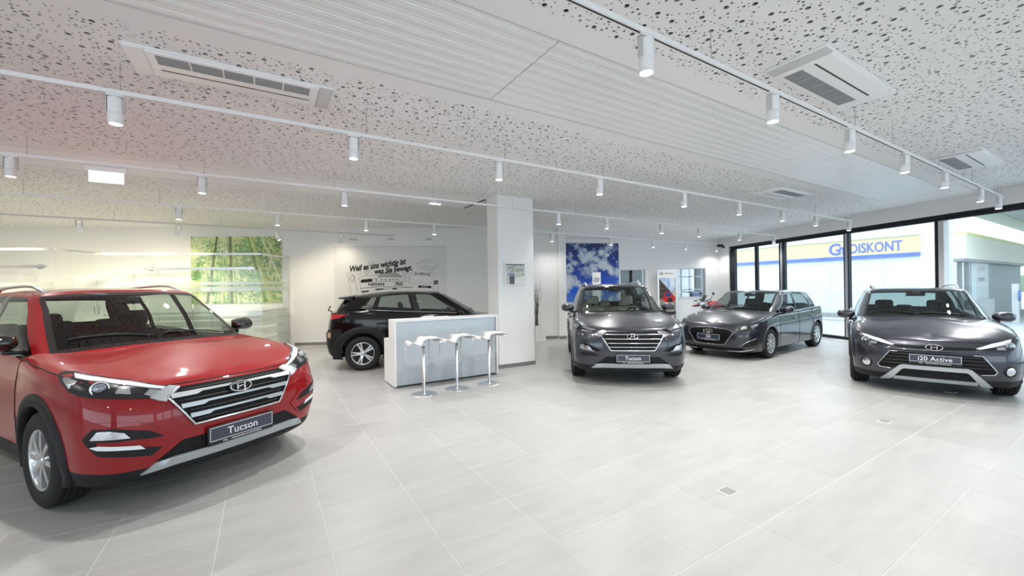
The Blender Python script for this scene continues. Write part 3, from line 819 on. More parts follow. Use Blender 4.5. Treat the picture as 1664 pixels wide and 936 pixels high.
    # ---- wheels
    for k, ax in enumerate(axles):
        for sd in (1, -1):
            w = D['wheel'](D['tyre'], D.get('tw', .225)); w.parent = root
            w.location = (ax, sd * (ym(D.get('track', .802))), zc); w.rotation_euler = (0, 0, (PI if sd < 0 else 0) + (D.get('steer', 0) if k == 0 else 0))
    # ---- mirrors, handles
    mx, mz = xm(1.66), zm(1.10) + D.get('mirz', .0)
    for sd in (1, -1):
        me_ = MB(); yb = ym(.80)
        bm = bmesh.new(); bmesh.ops.create_uvsphere(bm, u_segments=20, v_segments=12, radius=1)
        pts = []
        for v in bm.verts:
            x, y, z = v.co
            x = -abs(x) ** .9 * .11 if x < 0 else x * .035
            y = math.copysign(abs(y) ** .75, y) * .125; z = math.copysign(abs(z) ** .8, z) * .078 * (1.0 if y > 0 else .92)
            pts.append((mx + x + y * .12, (yb + .16 + y) * sd, mz + z + .02))
        bm.verts.index_update()
        me_.add(pts, [[v.index for v in f.verts] if sd > 0 else [v.index for v in f.verts][::-1] for f in bm.faces], 0, True); bm.free()
        mo = me_.build('door_mirror', D.get('mirmat', paint), root)
        MB().box(mx - .03, mx + .035, sd * (yb - .03) if sd > 0 else sd * (yb + .12), sd * (yb + .12) if sd > 0 else sd * (yb - .03), mz - .085, mz - .045, c=.012).build('mirror_foot', M['black'], mo)
        MB().add([(mx + .036 + yy * .12, (yb + .16 + yy) * sd, mz + .02 + zz) for yy, zz in ((-.10, -.055), (.09, -.06), (.11, 0), (.09, .055), (-.10, .055))], [(0, 1, 2, 3, 4)]).build('mirror_glass', M['chrome'], mo)
    for sd in (1, -1):
        for hx in (2.28, 3.22):
            q, n = cast(Vector((xm(hx), 0, zm(.955))), 90, sd, .0)
            mm = MB(); mm.box(q.x - .10, q.x + .10, q.y - .012, q.y + .030 * sd if sd > 0 else q.y + .012, q.z - .016, q.z + .016, c=.012) if sd > 0 else mm.box(q.x - .10, q.x + .10, q.y - .030, q.y + .012, q.z - .016, q.z + .016, c=.012)
            mm.build('door_handle', D.get('handlemat', paint), root)
    if D.get('rails'):
        for sd in (1, -1):
            q = []
            for t in np.linspace(0, 1, 22):
                g = GR[2, int(ge[2] + 1 + t * (ge[10] - ge[2] - 1))]; lift = .045 * min(1, 5 * t, 5 * (1 - t)) ** .7
                q.append((g[0], g[1] * sd, g[2] + lift))
            MB().tube(q, .019, 8, flat=.75).build('roof_rail', M['satin'], root)
    c, s = math.cos(ang), math.sin(ang)
    root.location = (loc[0], loc[1], 0); root.rotation_euler = (0, 0, ang)
    return dict(root=root, cast=cast, patch=patch, line=line, bvh=bvh, xm=xm, ym=ym, zm=zm, axles=axles, GG=GG, GR=GR, ge=ge, D=D, paint=paint)

def text_mesh(nm, body, size, mt, parent, loc, rot, shear=0., bold=0., align='CENTER', extrude=.0008, xs=1.0):
    cu = bpy.data.curves.new(nm, 'FONT'); cu.body = body; cu.size = size; cu.shear = shear; cu.offset = bold
    cu.align_x = align; cu.align_y = 'CENTER'; cu.extrude = extrude; cu.resolution_u = 3
    to = bpy.data.objects.new('tmp', cu); COL.objects.link(to)
    dg = bpy.context.evaluated_depsgraph_get(); me = bpy.data.meshes.new_from_object(to.evaluated_get(dg))
    bpy.data.objects.remove(to); bpy.data.curves.remove(cu)
    me.name = nm; me.materials.clear(); me.materials.append(mt)
    o = link(nm, me, parent); o.location = loc; o.rotation_euler = rot; o.scale = (xs, 1, 1); return o

def wheel_maker(nsp=5, double=True, rimr=.225, style='alloy', spoke_w=.03):
    cache = {}
    def make(R, tw):
        w2 = tw / 2
        if 'm' not in cache:
            t = MB()
            MT = Matrix.Rotation(-PI / 2, 4, 'X')                       # lathe axis z -> y (outer face at +y)
            pr = [(rimr + .004, -w2 * .86), (rimr + .02, -w2 * .98), ((rimr + R) / 2, -w2 * 1.06), (R - .03, -w2 * .98), (R - .008, -w2 * .86)]
            n = 5
            for i in range(n):                                           # tread blocks with grooves
                a = -w2 * .80 + i * (w2 * 1.6 / n); b = a + w2 * 1.6 / n - .011
                pr += [(R, a), (R, b)] + ([(R - .009, b + .001), (R - .009, b + .010)] if i < n - 1 else [])
            pr += [(R - .008, w2 * .86), (R - .03, w2 * .98), ((rimr + R) / 2, w2 * 1.06), (rimr + .02, w2 * .98), (rimr + .004, w2 * .86)]
            t.lathe(pr, 56, M=MT); cache['m'] = t.build('wheel', M['tread']).data; bpy.data.objects.remove(bpy.data.objects[-1]) if False else None
            o0 = [o for o in COL.objects if o.data == cache['m']][0]
            bpy.data.objects.remove(o0)
            r = MB()
            r.lathe([(rimr + .004, w2 * .86), (rimr + .004, w2 * .92), (rimr - .008, w2 * .90), (rimr - .016, w2 * .78), (rimr - .022, -w2 * .8)], 48, M=MT)
            cache['rim'] = r
            dk = MB(); dk.lathe([(0, w2 * .15), (rimr - .02, w2 * .05)], 32, M=MT); cache['disc'] = dk
            sp = []
            for k in range(nsp):
                a = 2 * PI * k / nsp
                for dd in ((-.5, .5) if double else (0,)):
                    m = MB(); prf = []
                    ro = rimr - .006; hw = spoke_w * (.5 if double else 1)
                    def ring(rad, ang_off, hwid, y, th):
                        ca, sa = math.cos(a + ang_off), math.sin(a + ang_off); ta = (-sa, ca)
                        p = (rad * ca, rad * sa)
                        return [(p[0] - ta[0] * hwid, y, p[1] - ta[1] * hwid), (p[0] + ta[0] * hwid, y, p[1] + ta[1] * hwid), (p[0] + ta[0] * hwid, y - th, p[1] + ta[1] * hwid), (p[0] - ta[0] * hwid, y - th, p[1] - ta[1] * hwid)]
                    spread = D_SPREAD if double else 0
                    st = [ring(.03, dd * .5, hw * .9, w2 * .80, .05), ring(rimr * .45, dd * spread * .9, hw, w2 * .86, .035), ring(rimr * .8, dd * spread, hw * 1.0, w2 * .86, .03), ring(ro, dd * spread * 1.05, hw * 1.15, w2 * .84, .03)]
                    vs = [p for q in st for p in q]; fs = [(0, 1, 2, 3)[::-1]]
                    for i in range(3):
                        for j in range(4): fs.append((4 * i + j, 4 * i + (j + 1) % 4, 4 * i + 4 + (j + 1) % 4, 4 * i + 4 + j))
                    m.add(vs, fs); sp.append(m)
            cache['sp'] = sp
            hb = MB(); hb.lathe([(0, w2 * .88), (.028, w2 * .87), (.032, w2 * .80), (.060, w2 * .78), (.066, w2 * .60)], 20, M=MT); cache['hub'] = hb
        w = link('wheel', cache['m'])
        def sub(nm, key, mt):
            if key + 'd' not in cache: o = cache[key].build(nm, mt, w); cache[key + 'd'] = o.data
            else: o = link(nm, cache[key + 'd'], w)
        sub('rim', 'rim', M['silver']); sub('brake_disc', 'disc', M['brake']); sub('hub_cap', 'hub', M['silver'])
        for i, m in enumerate(cache['sp']):
            k = 'sp%d' % i
            if k not in cache: o = m.build('spoke', M['silver'], w); cache[k] = o.data
            else: link('spoke', cache[k], w)
        return w
    return make
D_SPREAD = .30

def paint_mat(name, col, metal=.35, rough=.32):
    m = mat(name, col, rough, metal, coat=1., var=.02, scale=900.); return m
M['red'] = mat('red_paint', (.25, .003, .005), .4, 0., coat=.9, var=.02, scale=900., spec=.12)
M['greyp'] = paint_mat('grey_metallic_paint', (.040, .044, .055), .7, .33)
M['greyp2'] = paint_mat('graphite_metallic_paint', (.039, .042, .054), .7, .32)
M['greyp3'] = paint_mat('violet_grey_metallic_paint', (.044, .045, .060), .7, .32)
M['blackp'] = mat('black_paint', (.003, .003, .0033), .12, 0., coat=.25, spec=.35)
M['lining'] = mat('cabin_black', (.010, .010, .011), .85, bump=.1)
M['seat'] = mat('seat_black_fabric', (.010, .010, .012), .9, bump=.3, bscale=200)
M['seatb'] = mat('seat_beige_leather', (.74, .70, .60), .5, bump=.1)
M['gapmat'] = mat('panel_gap_black', (.002, .002, .002), .8)
M['tread'] = mat('tyre_tread', (.009, .009, .010), .75, bump=.4, bscale=90)
M['brake'] = mat('brake_grey', (.04, .04, .042), .5, metal=.5)
M['hlbase'] = mat('headlight_housing', (.008, .008, .010), .3, spec=.3)
M['hlchrome'] = mat('headlight_reflector', (.75, .77, .80), .14, metal=1., bump=.6, bscale=120)
M['drl'] = mat('white_light_guide', (.82, .84, .86), .25, coat=.6)
M['lensclear'] = glass('headlight_cover', (.93, .95, .96), ior=1.35)
M['plate'] = mat('plate_navy', srgb(48, 56, 72), .35, coat=.3)
M['platew'] = mat('plate_white', (.85, .85, .85), .5)
M['redlamp'] = mat('tail_lamp_red', (.40, .012, .02), .15, coat=1.)
M['amber'] = mat('amber_lamp', (.40, .20, .09), .2, coat=1.)
M['mesh'] = mat('grille_mesh_black', (.003, .003, .0035), .5, spec=.2)

def emblem(C, parent, p, n, w, h, mt):
    """ring with a slanted letter, set on the nose"""
    n = Vector(n).normalized(); e = Vector((0, 1, 0)); u = n.cross(e).normalized()
    if u.z < 0: u = -u
    q = lambda a, b, c=0: Vector(p) + e * (-a) + u * b + n * c
    ring = [q(w / 2 * math.cos(t), h / 2 * math.sin(t), .008) for t in np.linspace(0, 2 * PI, 32, endpoint=False)]
    MB().tube(ring, h * .055, 6, closed=True, up=n).build('emblem_ring', mt, parent)
    m = MB(); sl = .16
    for s_ in (-1, 1):
        m.tube([q(s_ * w * .17 - sl * h * .38 * 1.0 + 0, -h * .36, .009), q(s_ * w * .17 + sl * h * .38, h * .36, .009)], h * .075, 6, up=n)
    m.tube([q(-w * .17, -h * .06, .009), q(w * .17, h * .06, .009)], h * .06, 6, up=n)
    m.build('emblem_letter', mt, parent)

def number_plate(C, p, n, txt, w=.52, h=.135, bold=.004, tsize=.085):
    root = C['root']; n = Vector(n).normalized()
    tilt = math.atan2(n.z, -n.x)
    pl_ = empty('number_plate', p, 0, root); pl_.rotation_euler = (0, -tilt, 0) if False else (0, tilt, 0)
    pl_.location = p
    MB().box(-.012, .012, -w / 2, w / 2, -h / 2 - .03, h / 2 + .012, c=.006).build('plate_holder', M['black'], pl_)
    MB().box(-.0145, -.011, -w / 2 + .012, w / 2 - .012, -h / 2 + .006, h / 2 + .004).build('plate_panel', M['plate'], pl_)
    m = MB(); a, b, c, d = -w / 2 + .012, w / 2 - .012, -h / 2 + .006, h / 2 + .004; t = .0035
    for (y0, y1, z0, z1) in ((a, b, c, c + t), (a, b, d - t, d), (a, a + t, c, d), (b - t, b, c, d)): m.box(-.0155, -.0125, y0, y1, z0, z1)
    m.build('plate_border', M['platew'], pl_)
    R3 = (PI / 2, 0, -PI / 2)
    text_mesh('lettering', txt, tsize, M['platew'], pl_, (-.0152, 0, .002), R3, bold=0.)
    text_mesh('small_lettering', 'FIGL  -  NEULENGBACH 02772/52638', .019, M['platew'], pl_, (-.0128, 0, -h / 2 - .012), R3)
    return pl_
# ---------------------------------------------------------------- individual cars
def side_xy(C, x, z, sd=1, off=0):
    q, n = C['cast'](Vector((x, 0, z)), 90, sd, off); return q
def headlight(C, outline, phi, sd, strip=None, proj=(), refl=(), drl=None):
    hl = C['patch']('headlight', outline, phi, .004, C['root'], M['hlbase'], sd, .035, .03)
    if strip: C['patch']('light_strip', strip, phi, .009, hl, M['drl'], sd, .03, .008)
    for (p, r) in proj:
        q, n = C['cast'](Vector(p), phi, sd, .006)
        MT = Matrix.Translation(q) @ Vector((0, 0, 1)).rotation_difference(Vector((-.85, .45 * sd, .1))).to_matrix().to_4x4()
        MB().lathe([(r * .78, -.02), (r * 1.05, .006), (r * 1.18, .004), (r * 1.22, -.02)], 24, M=MT).build('projector_ring', M['chrome'], hl)
        MB().lathe([(0, r * .34), (r * .45, r * .26), (r * .75, 0), (r * .78, -.02)], 24, M=MT).build('projector_lens', M['lensball'], hl)
    for pts in refl: C['patch']('reflector', pts, phi, .007, hl, M['hlchrome'], sd, .03, .006)
    C['patch']('lens_cover', outline, phi, .016, hl, M['lensclear'], sd, .04, .012)
    return hl
M['lensball'] = mat('projector_glass', (.30, .34, .38), .08, metal=.6, coat=1.)

def suv_front(C, facelift):
    root = C['root']; patch, line, cast = C['patch'], C['line'], C['cast']
    # grille: dark recess, frame with wings, slats, emblem
    gy = lambda z: pl(z, [.578, .806, .862], [.33, .475, .39])
    hexa = [(0, -.39, .864), (0, -.478, .806), (0, -.332, .578), (0, .332, .578), (0, .478, .806), (0, .39, .864)]
    gr = patch('grille', hexa, 0, .003, root, M['mesh'], 1, .05, .02)
    q = []
    loop = hexa
    for i in range(len(loop) - 1):
        for j in range(8):
            a = Vector(loop[i]).lerp(Vector(loop[i + 1]), j / 8); q.append(cast(a, 0, 1, .010)[0])
    q.append(cast(Vector(loop[-1]), 0, 1, .010)[0])
    MB().tube(q, .013 if facelift else .010, 6, flat=.8, up=(-1, 0, 0)).build('grille_frame', M['gchrome'], gr)
    for sd in (1, -1):
        patch('grille_wing', [(0, .395, .868), (0, .45, .882), (0, .52, .855), (0, .575, .822), (0, .53, .795), (0, .49, .780), (0, .478, .806)], 0, .012, gr, M['satin'] if not facelift else M['gchrome'], sd, .03, .02)
    if facelift:
        for z in (.818, .752, .690, .632):
            yy = gy(z) - .01
            q = [cast(Vector((0, -yy + 2 * yy * t / 14, z)), 0, 1, .016)[0] for t in range(15)]
            MB().tube(q, .0095, 6, up=(-1, 0, 0)).build('grille_slat', M['gchrome'], gr)
    else:
        for z in (.806, .727, .648):
            yy = gy(z) - .015
            pts = [(0, -yy, z - .015), (0, -yy * .66, z - .015), (0, -yy * .58, z + .000), (0, yy * .58, z + .000), (0, yy * .66, z - .015), (0, yy, z - .015), (0, yy + .003, z + .016), (0, -yy - .003, z + .016)]
            patch('grille_slat', pts, 0, .022, gr, M['satin'], 1, .05, .02)
        for z in (.838, .768, .688, .61):
            yy = gy(z) - .04
            q = [cast(Vector((0, -yy + 2 * yy * t / 14, z)), 0, 1, .006)[0] for t in range(15)]
            MB().tube(q, .006, 5, up=(-1, 0, 0)).build('grille_bar', M['lgrey2'], gr)
    p, n = cast(Vector((0, 0, .785)), 0, 1, .022)
    if not facelift: MB().disc((0, 0, 0), .07, 24, M=Matrix.Translation(p - n * .002) @ Vector((0, 0, 1)).rotation_difference(n).to_matrix().to_4x4() @ Matrix.Diagonal((.72, 1.25, 1, 1))).build('emblem_backing', M['blackg'], gr)
    emblem(C, gr, p + n * .010, n, .165, .083, M['chrome'])
    # lower intake, skid strip, plate
    patch('lower_intake', [(0, -.56, .362), (0, -.405, .478), (0, .405, .478), (0, .56, .362), (0, .5, .345), (0, -.5, .345)], 0, .004, root, M['meshb'], 1, .05, .01)
    patch('skid_plate', [(0, -.625, .292), (0, -.555, .362), (0, -.46, .372), (0, .46, .372), (0, .555, .362), (0, .625, .292), (0, .44, .308), (0, -.44, .308)], 0, .016, root, M['skid'], 1, .05, .02)
    p, n = cast(Vector((0, 0, .46)), 0, 1, .020)
    number_plate(C, p, (-1, 0, -.04), 'Tucson', h=.108, tsize=.082)
    for sd in (1, -1):
        if not facelift:
            hl = [(.094, .566, .818), (.109, .448, .873), (.178, .538, .914), (.267, .607, .943), (.451, .72, .988), (.64, .786, 1.016), (.70, .828, 1.017), (.69, .866, 1.0), (.562, .881, .952), (.434, .878, .902), (.347, .857, .875), (.252, .804, .858), (.166, .711, .842)]
            st = [(.50, .835, .983), (.595, .80, 1.006), (.42, .736, .980), (.251, .614, .936), (.119, .467, .879), (.112, .488, .867), (.21, .629, .915), (.357, .751, .957)]
            headlight(C, hl, 45, sd, st, [((.282, .773, .914), .044)], [[(.235, .689, .918), (.208, .640, .912), (.153, .657, .862), (.200, .726, .878)], [(.137, .555, .880), (.103, .492, .858), (.088, .541, .822), (.123, .596, .848)],
                                                                   [(.595, .868, .978), (.58, .848, .988), (.45, .835, .965), (.455, .876, .922)]])
            patch('fog_bezel', [(.33, .885, .66), (.24, .84, .70), (.13, .76, .698), (.06, .63, .668), (.04, .53, .60), (.03, .45, .53), (.045, .53, .44), (.06, .58, .405), (.12, .72, .42), (.22, .83, .45), (.30, .87, .53)], 25, .009, root, C['paint'], sd, .035, .012)
            cl = patch('fog_surround', [(.271, .863, .602), (.222, .834, .66), (.13, .75, .652), (.053, .592, .603), (.036, .515, .545), (.06, .60, .55), (.079, .662, .560), (.145, .771, .566), (.20, .82, .574), (.205, .822, .548), (.157, .779, .535), (.1, .70, .52), (.062, .58, .484), (.047, .525, .470), (.063, .577, .422), (.112, .709, .45), (.202, .813, .477), (.256, .853, .557)], 25, .0135, root, M['clad'], sd, .035, .012)
            patch('fog_lamp', [(.227, .839, .592), (.192, .814, .645), (.145, .77, .642), (.102, .711, .618), (.089, .684, .578), (.144, .771, .586)], 25, .019, cl, M['hlchrome'], sd, .025, .006)
            patch('daytime_light', [(.23, .838, .542), (.189, .81, .550), (.073, .639, .515), (.067, .613, .484), (.107, .71, .502), (.196, .814, .521)], 25, .021, cl, M['drl'], sd, .03, .006)
        else:
            hl = [(.137, .47, .893), (.27, .64, .938), (.414, .786, .970), (.56, .86, .985), (.50, .875, .93), (.36, .85, .885), (.253, .795, .866), (.107, .555, .842)]
            headlight(C, hl, 45, sd, None, [], [[(.15, .54, .893), (.30, .69, .935), (.32, .74, .925), (.16, .60, .872)], [(.13, .58, .856), (.24, .74, .892), (.26, .79, .872), (.18, .70, .852)], [(.36, .79, .948), (.50, .85, .968), (.46, .868, .92), (.34, .83, .90)]])
            cl = patch('fog_surround', [(0, .46, .560), (0, .56, .61), (0, .66, .655), (0, .80, .68), (0, .82, .58), (0, .61, .558)], 20, .004, root, M['mesh'], sd, .035, .01)
            patch('fog_lamp', [(.171, .797, .592), (.166, .79, .660), (.082, .664, .640), (.06, .611, .577)], 20, .010, cl, M['hlchrome'], sd, .025, .008)
            line('fog_trim', [(0, .60, .565), (0, .80, .578), (0, .80, .665)], 20, .006, M['gchrome'], cl, sd, .008)
            patch('air_inlet', [(.19, .809, .534), (.119, .726, .478), (.05, .56, .485), (.037, .50, .500), (.06, .606, .536)], 20, .004, root, M['clad'], sd, .035, .01)
            line('bumper_crease', [(0, .36, .572), (0, .50, .558), (0, .66, .548), (0, .83, .562)], 20, .008, C['paint'], root, sd, .002)
M['lgrey2'] = mat('grille_bar_grey', (.03, .03, .032), .45)
M['gchrome'] = mat('satin_chrome', (.62, .63, .65), .16, metal=1.)
M['skid'] = mat('silver_skid_paint', (.42, .45, .47), .38, metal=.5)
def hex_mesh_mat():
    m = mat('honeycomb_mesh', (.005, .005, .006), .5, spec=.25); nt = m.node_tree; N = nt.nodes; L = nt.links
    tc = [n for n in N if n.type == 'TEX_COORD'][0]
    mp = N.new('ShaderNodeMapping'); mp.inputs['Scale'].default_value = (1, 40, 60); L.new(tc.outputs['Object'], mp.inputs['Vector'])
    vo = N.new('ShaderNodeTexVoronoi'); vo.inputs['Scale'].default_value = 1; vo.inputs['Randomness'].default_value = .15; L.new(mp.outputs[0], vo.inputs['Vector'])
    bp = N.new('ShaderNodeBump'); bp.inputs['Strength'].default_value = 1.; bp.inputs['Distance'].default_value = .01
    L.new(vo.outputs['Distance'], bp.inputs['Height']); L.new(bp.outputs['Normal'], N['Principled BSDF'].inputs['Normal']); return m
M['meshb'] = hex_mesh_mat()

def place(C, loc, ang): C['root'].location = (loc[0], loc[1], 0); C['root'].rotation_euler = (0, 0, ang)

def maps(xk, yk, zk):
    X = [0, .93, 3.6, 4.475]; Z = [0, .205, .885, 1.06, 1.118, 1.18, 1.58, 1.645]
    return dict(xm=lambda x: pl(x, X, xk), ym=lambda y: y * yk, zm=lambda z: pl(z, Z, zk))
ALLOY5 = wheel_maker(5, True, .224)
TURB = wheel_maker(8, False, .222, spoke_w=.020)
COVER = wheel_maker(10, False, .205, spoke_w=.019)
KWHEEL = wheel_maker(5, True, .216, spoke_w=.028)

# the red SUV in front
RED = make_car(dict(wheel=TURB, rails=True, mirz=.07, mirmat=M['blackg'], flare=.075, nsub=10, nv=8, handlemat=M['red'], privacy=()),
               'car', 'red sport utility vehicle with black arch trim and silver-slatted grille beside the glass office', (-2.28, 3.406), math.radians(153.4), M['red'])
suv_front(RED, False)
# the grey SUV in the middle
GREY = make_car(dict(wheel=ALLOY5, rails=True, mirz=.06, flare=.04, flaremat=M['greyp'], seatmat=M['seatb'], roofmat=M['blackg'], privacy=('quarter_window',)),
                'car', 'grey sport utility vehicle with beige seats and chrome grille in front of the cloud poster', (1.865, 6.335), math.radians(83.4), M['greyp'])
suv_front(GREY, True)
# the low hatchback with dark grille
HATCH = make_car(dict(wheel=COVER, tyre=.316, mirz=.03, flare=.016, flaremat=M['greyp2'], gap=.045, cladmat=M['greyp2'], cladrow=1, privacy=(), **maps([0, .89, 3.54, 4.34], .969, [0, .150, .715, .935, .985, 1.03, 1.40, 1.455])),
                 'car', 'graphite hatchback with large black grille standing in front of the parked motorcycle', (4.296, 8.914), math.radians(35.9), M['greyp2'])
def hatch_front(C):
    root = C['root']; patch, line, cast = C['patch'], C['line'], C['cast']
    hx = [(0, -.385, .636), (0, 0, .662), (0, .385, .636), (0, .455, .610), (0, .492, .566), (0, .33, .325), (0, .20, .306), (0, -.20, .306), (0, -.33, .325), (0, -.492, .566), (0, -.455, .610)]
    gr = patch('grille', hx, 0, .004, root, M['mesh'], 1, .05, .02)
    q = []
    for i in range(len(hx)):
        for j in range(5): q.append(cast(Vector(hx[i]).lerp(Vector(hx[(i + 1) % len(hx)]), j / 5), 0, 1, .008)[0])
    MB().tube(q, .008, 6, closed=True, up=(-1, 0, 0)).build('grille_frame', M['gchrome'], gr)
    for z in (.60, .56, .52, .37, .345):
        yy = pl(z, [.306, .566, .64], [.30, .47, .36])
        MB().tube([cast(Vector((0, -yy + 2 * yy * t / 12, z)), 0, 1, .008)[0] for t in range(13)], .004, 5, up=(-1, 0, 0)).build('grille_slat', M['blackg'], gr)
    p, n = cast(Vector((0, 0, .585)), 0, 1, .02); emblem(C, gr, p + n * .006, n, .165, .083, M['chrome'])
    p, n = cast(Vector((0, 0, .462)), 0, 1, .022); number_plate(C, p, (-1, 0, 0), 'i30', h=.105, tsize=.088)
    patch('lower_intake', [(0, -.68, .262), (0, -.3, .248), (0, .3, .248), (0, .68, .262), (0, .62, .215), (0, .3, .195), (0, -.3, .195), (0, -.62, .215)], 0, .004, root, M['mesh'], 1, .05, .01)
    for sd in (1, -1):
        hl = [(.06, .53, .632), (.11, .60, .685), (.163, .665, .722), (.293, .773, .770), (.50, .85, .792), (.48, .862, .755), (.267, .823, .66), (.12, .703, .612), (.062, .562, .606)]
        headlight(C, hl, 45, sd, None, [((.24, .785, .70), .034)], [[(.10, .62, .640), (.12, .62, .680), (.20, .70, .715), (.17, .72, .66)], [(.30, .80, .70), (.30, .79, .745), (.42, .84, .765), (.38, .845, .72)]])
        fg = patch('fog_surround', [(.089, .60, .290), (.11, .68, .37), (.147, .75, .425), (.322, .858, .475), (.32, .847, .343), (.228, .795, .303)], 25, .004, root, M['clad'], sd, .03, .01)
        line('fog_trim', [(.08, .58, .275), (.13, .74, .40), (.30, .85, .468)], 25, .006, M['gchrome'], fg, sd, .004)
        line('chin_lip', [(.20, .30, .175), (.20, .60, .185), (.3, .82, .25)], 20, .012, M['gchrome'], root, sd, .002)
hatch_front(HATCH)

# the raised small car at the window
CROSS = make_car(dict(wheel=COVER, tyre=.316, rails=True, flare=.05, nsub=8, privacy=(), **maps([0, .80, 3.37, 3.995], .95, [0, .175, .765, .975, 1.04, 1.07, 1.45, 1.495])),
                 'car', 'violet-grey small crossover car with silver bull-bar style bumper beside the window front', (5.749, 5.561), math.radians(50.8), M['greyp3'])
def cross_front(C):
    root = C['root']; patch, line, cast = C['patch'], C['line'], C['cast']
    patch('upper_slot', [(0, -.40, .695), (0, 0, .697), (0, .40, .695), (0, .39, .668), (0, 0, .655), (0, -.39, .668)], 0, .004, root, M['mesh'], 1, .04, .01)
    line('chrome_bar', [(0, -.43, .637), (0, 0, .630), (0, .43, .637)], 0, .016, C['paint'], root, 1, .0, sub=10)
    hx = [(0, -.574, .405), (0, -.444, .602), (0, .444, .602), (0, .574, .405), (0, .55, .366), (0, .43, .356), (0, .315, .43), (0, -.315, .43), (0, -.43, .356), (0, -.55, .366)]
    gr = patch('grille', hx, 0, .004, root, M['mesh'], 1, .05, .02)
    for sd in (1, -1): line('grille_frame', [(0, .36, .604), (0, .444, .602), (0, .574, .405), (0, .55, .366), (0, .43, .356)], 0, .007, M['gchrome'], gr, sd, .006, sub=5)
    for z in (.575, .53, .485, .44):
        yy = pl(z, [.405, .602], [.55, .42])
        MB().tube([cast(Vector((0, -yy + 2 * yy * t / 12, z)), 0, 1, .008)[0] for t in range(13)], .006, 5, up=(-1, 0, 0)).build('grille_slat', M['lgrey2'], gr)
    p, n = cast(Vector((0, 0, .677)), 0, 1, .014); emblem(C, root, p + n * .006, n, .165, .085, M['chrome'])
    p, n = cast(Vector((0, 0, .528)), 0, 1, .022); number_plate(C, p, (-1, 0, 0), 'i20 Active', h=.095, tsize=.082, bold=.012)
    lo = patch('lower_intake', [(0, -.42, .225), (0, -.32, .375), (0, .32, .375), (0, .42, .225)], 0, .004, root, M['meshb'], 1, .05, .01)
    patch('bumper_guard', [(0, -.545, .195), (0, -.345, .415), (0, -.31, .428), (0, .31, .428), (0, .345, .415), (0, .545, .195), (0, .43, .212), (0, .325, .355), (0, .30, .372), (0, -.30, .372), (0, -.325, .355), (0, -.43, .212)], 0, .020, root, M['satin'], 1, .04, .025)
    patch('skid_plate', [(0, -.41, .212), (0, -.40, .255), (0, .40, .255), (0, .41, .212)], 0, .016, root, M['satin'], 1, .05, .02)
    for sd in (1, -1):
        hl = [(.04, .388, .696), (.104, .545, .762), (.21, .70, .812), (.29, .765, .832), (.40, .82, .83), (.30, .79, .79), (.16, .74, .69), (.07, .59, .668), (.036, .42, .674)]
        st = [(.04, .40, .696), (.104, .545, .758), (.21, .70, .806), (.25, .73, .815), (.2, .70, .775), (.11, .575, .728), (.045, .43, .684)]
        headlight(C, hl, 45, sd, st, [((.165, .70, .735), .040)], [[(.09, .57, .685), (.10, .57, .715), (.13, .64, .73), (.125, .65, .69)]])
        q, n = cast(Vector((.1, .698, .415)), 20, sd, .004)
        MT = Matrix.Translation(q) @ Vector((0, 0, 1)).rotation_difference(n).to_matrix().to_4x4()
        fg = MB().lathe([(.058, .012), (.066, .004), (.075, -.01)], 24, M=MT).build('fog_surround', M['clad'], root)
        MB().lathe([(0, .012), (.03, .011), (.056, .004)], 24, M=MT).build('fog_lamp', M['hlchrome'], fg)
cross_front(CROSS)

# the black crossover behind the counter, seen from its rear quarter
KGH = [((1.11, 0, 1.118), (1.99, 0, 1.612)), ((1.15, .40, 1.112), (2.005, .34, 1.606)), ((1.30, .745, 1.10), (2.07, .590, 1.583)),
       ((1.45, .805, 1.12), (2.17, .628, 1.572)), ((1.85, .825, 1.165), (2.38, .638, 1.585)), ((2.44, .835, 1.195), (2.55, .640, 1.59)),
       ((2.56, .835, 1.20), (2.66, .640, 1.588)), ((3.05, .825, 1.235), (3.05, .630, 1.565)), ((3.36, .812, 1.265), (3.27, .618, 1.54)),
       ((3.42, .81, 1.275), (3.33, .614, 1.533)), ((3.64, .79, 1.305), (3.46, .602, 1.52)), ((4.14, .68, 1.24), (3.95, .54, 1.50)),
       ((4.25, .36, 1.23), (4.03, .31, 1.51)), ((4.28, 0, 1.23), (4.05, 0, 1.515))]
KONA = make_car(dict(wheel=KWHEEL, tyre=.334, gap=.07, flare=.12, flaretail=.35, gh=KGH, cladrow=2, beltmat=M['blackp'], handlemat=M['blackp'],
                     ztop=[.885, .886, .892, .912, .952, .990, 1.03, 1.07, 1.10, 1.15, 1.185, 1.225, 1.25, 1.24, 1.22, 1.215, 1.215, 1.215],
                     privacy=('rear_window_none',), **maps([0, .83, 3.43, 4.165], .972, [0, .18, .86, .99, 1.05, 1.10, 1.50, 1.55])),
                'car', 'black crossover car with alloy wheels parked behind the white reception counter', (.10, 9.80), math.radians(196.4), M['blackp'])
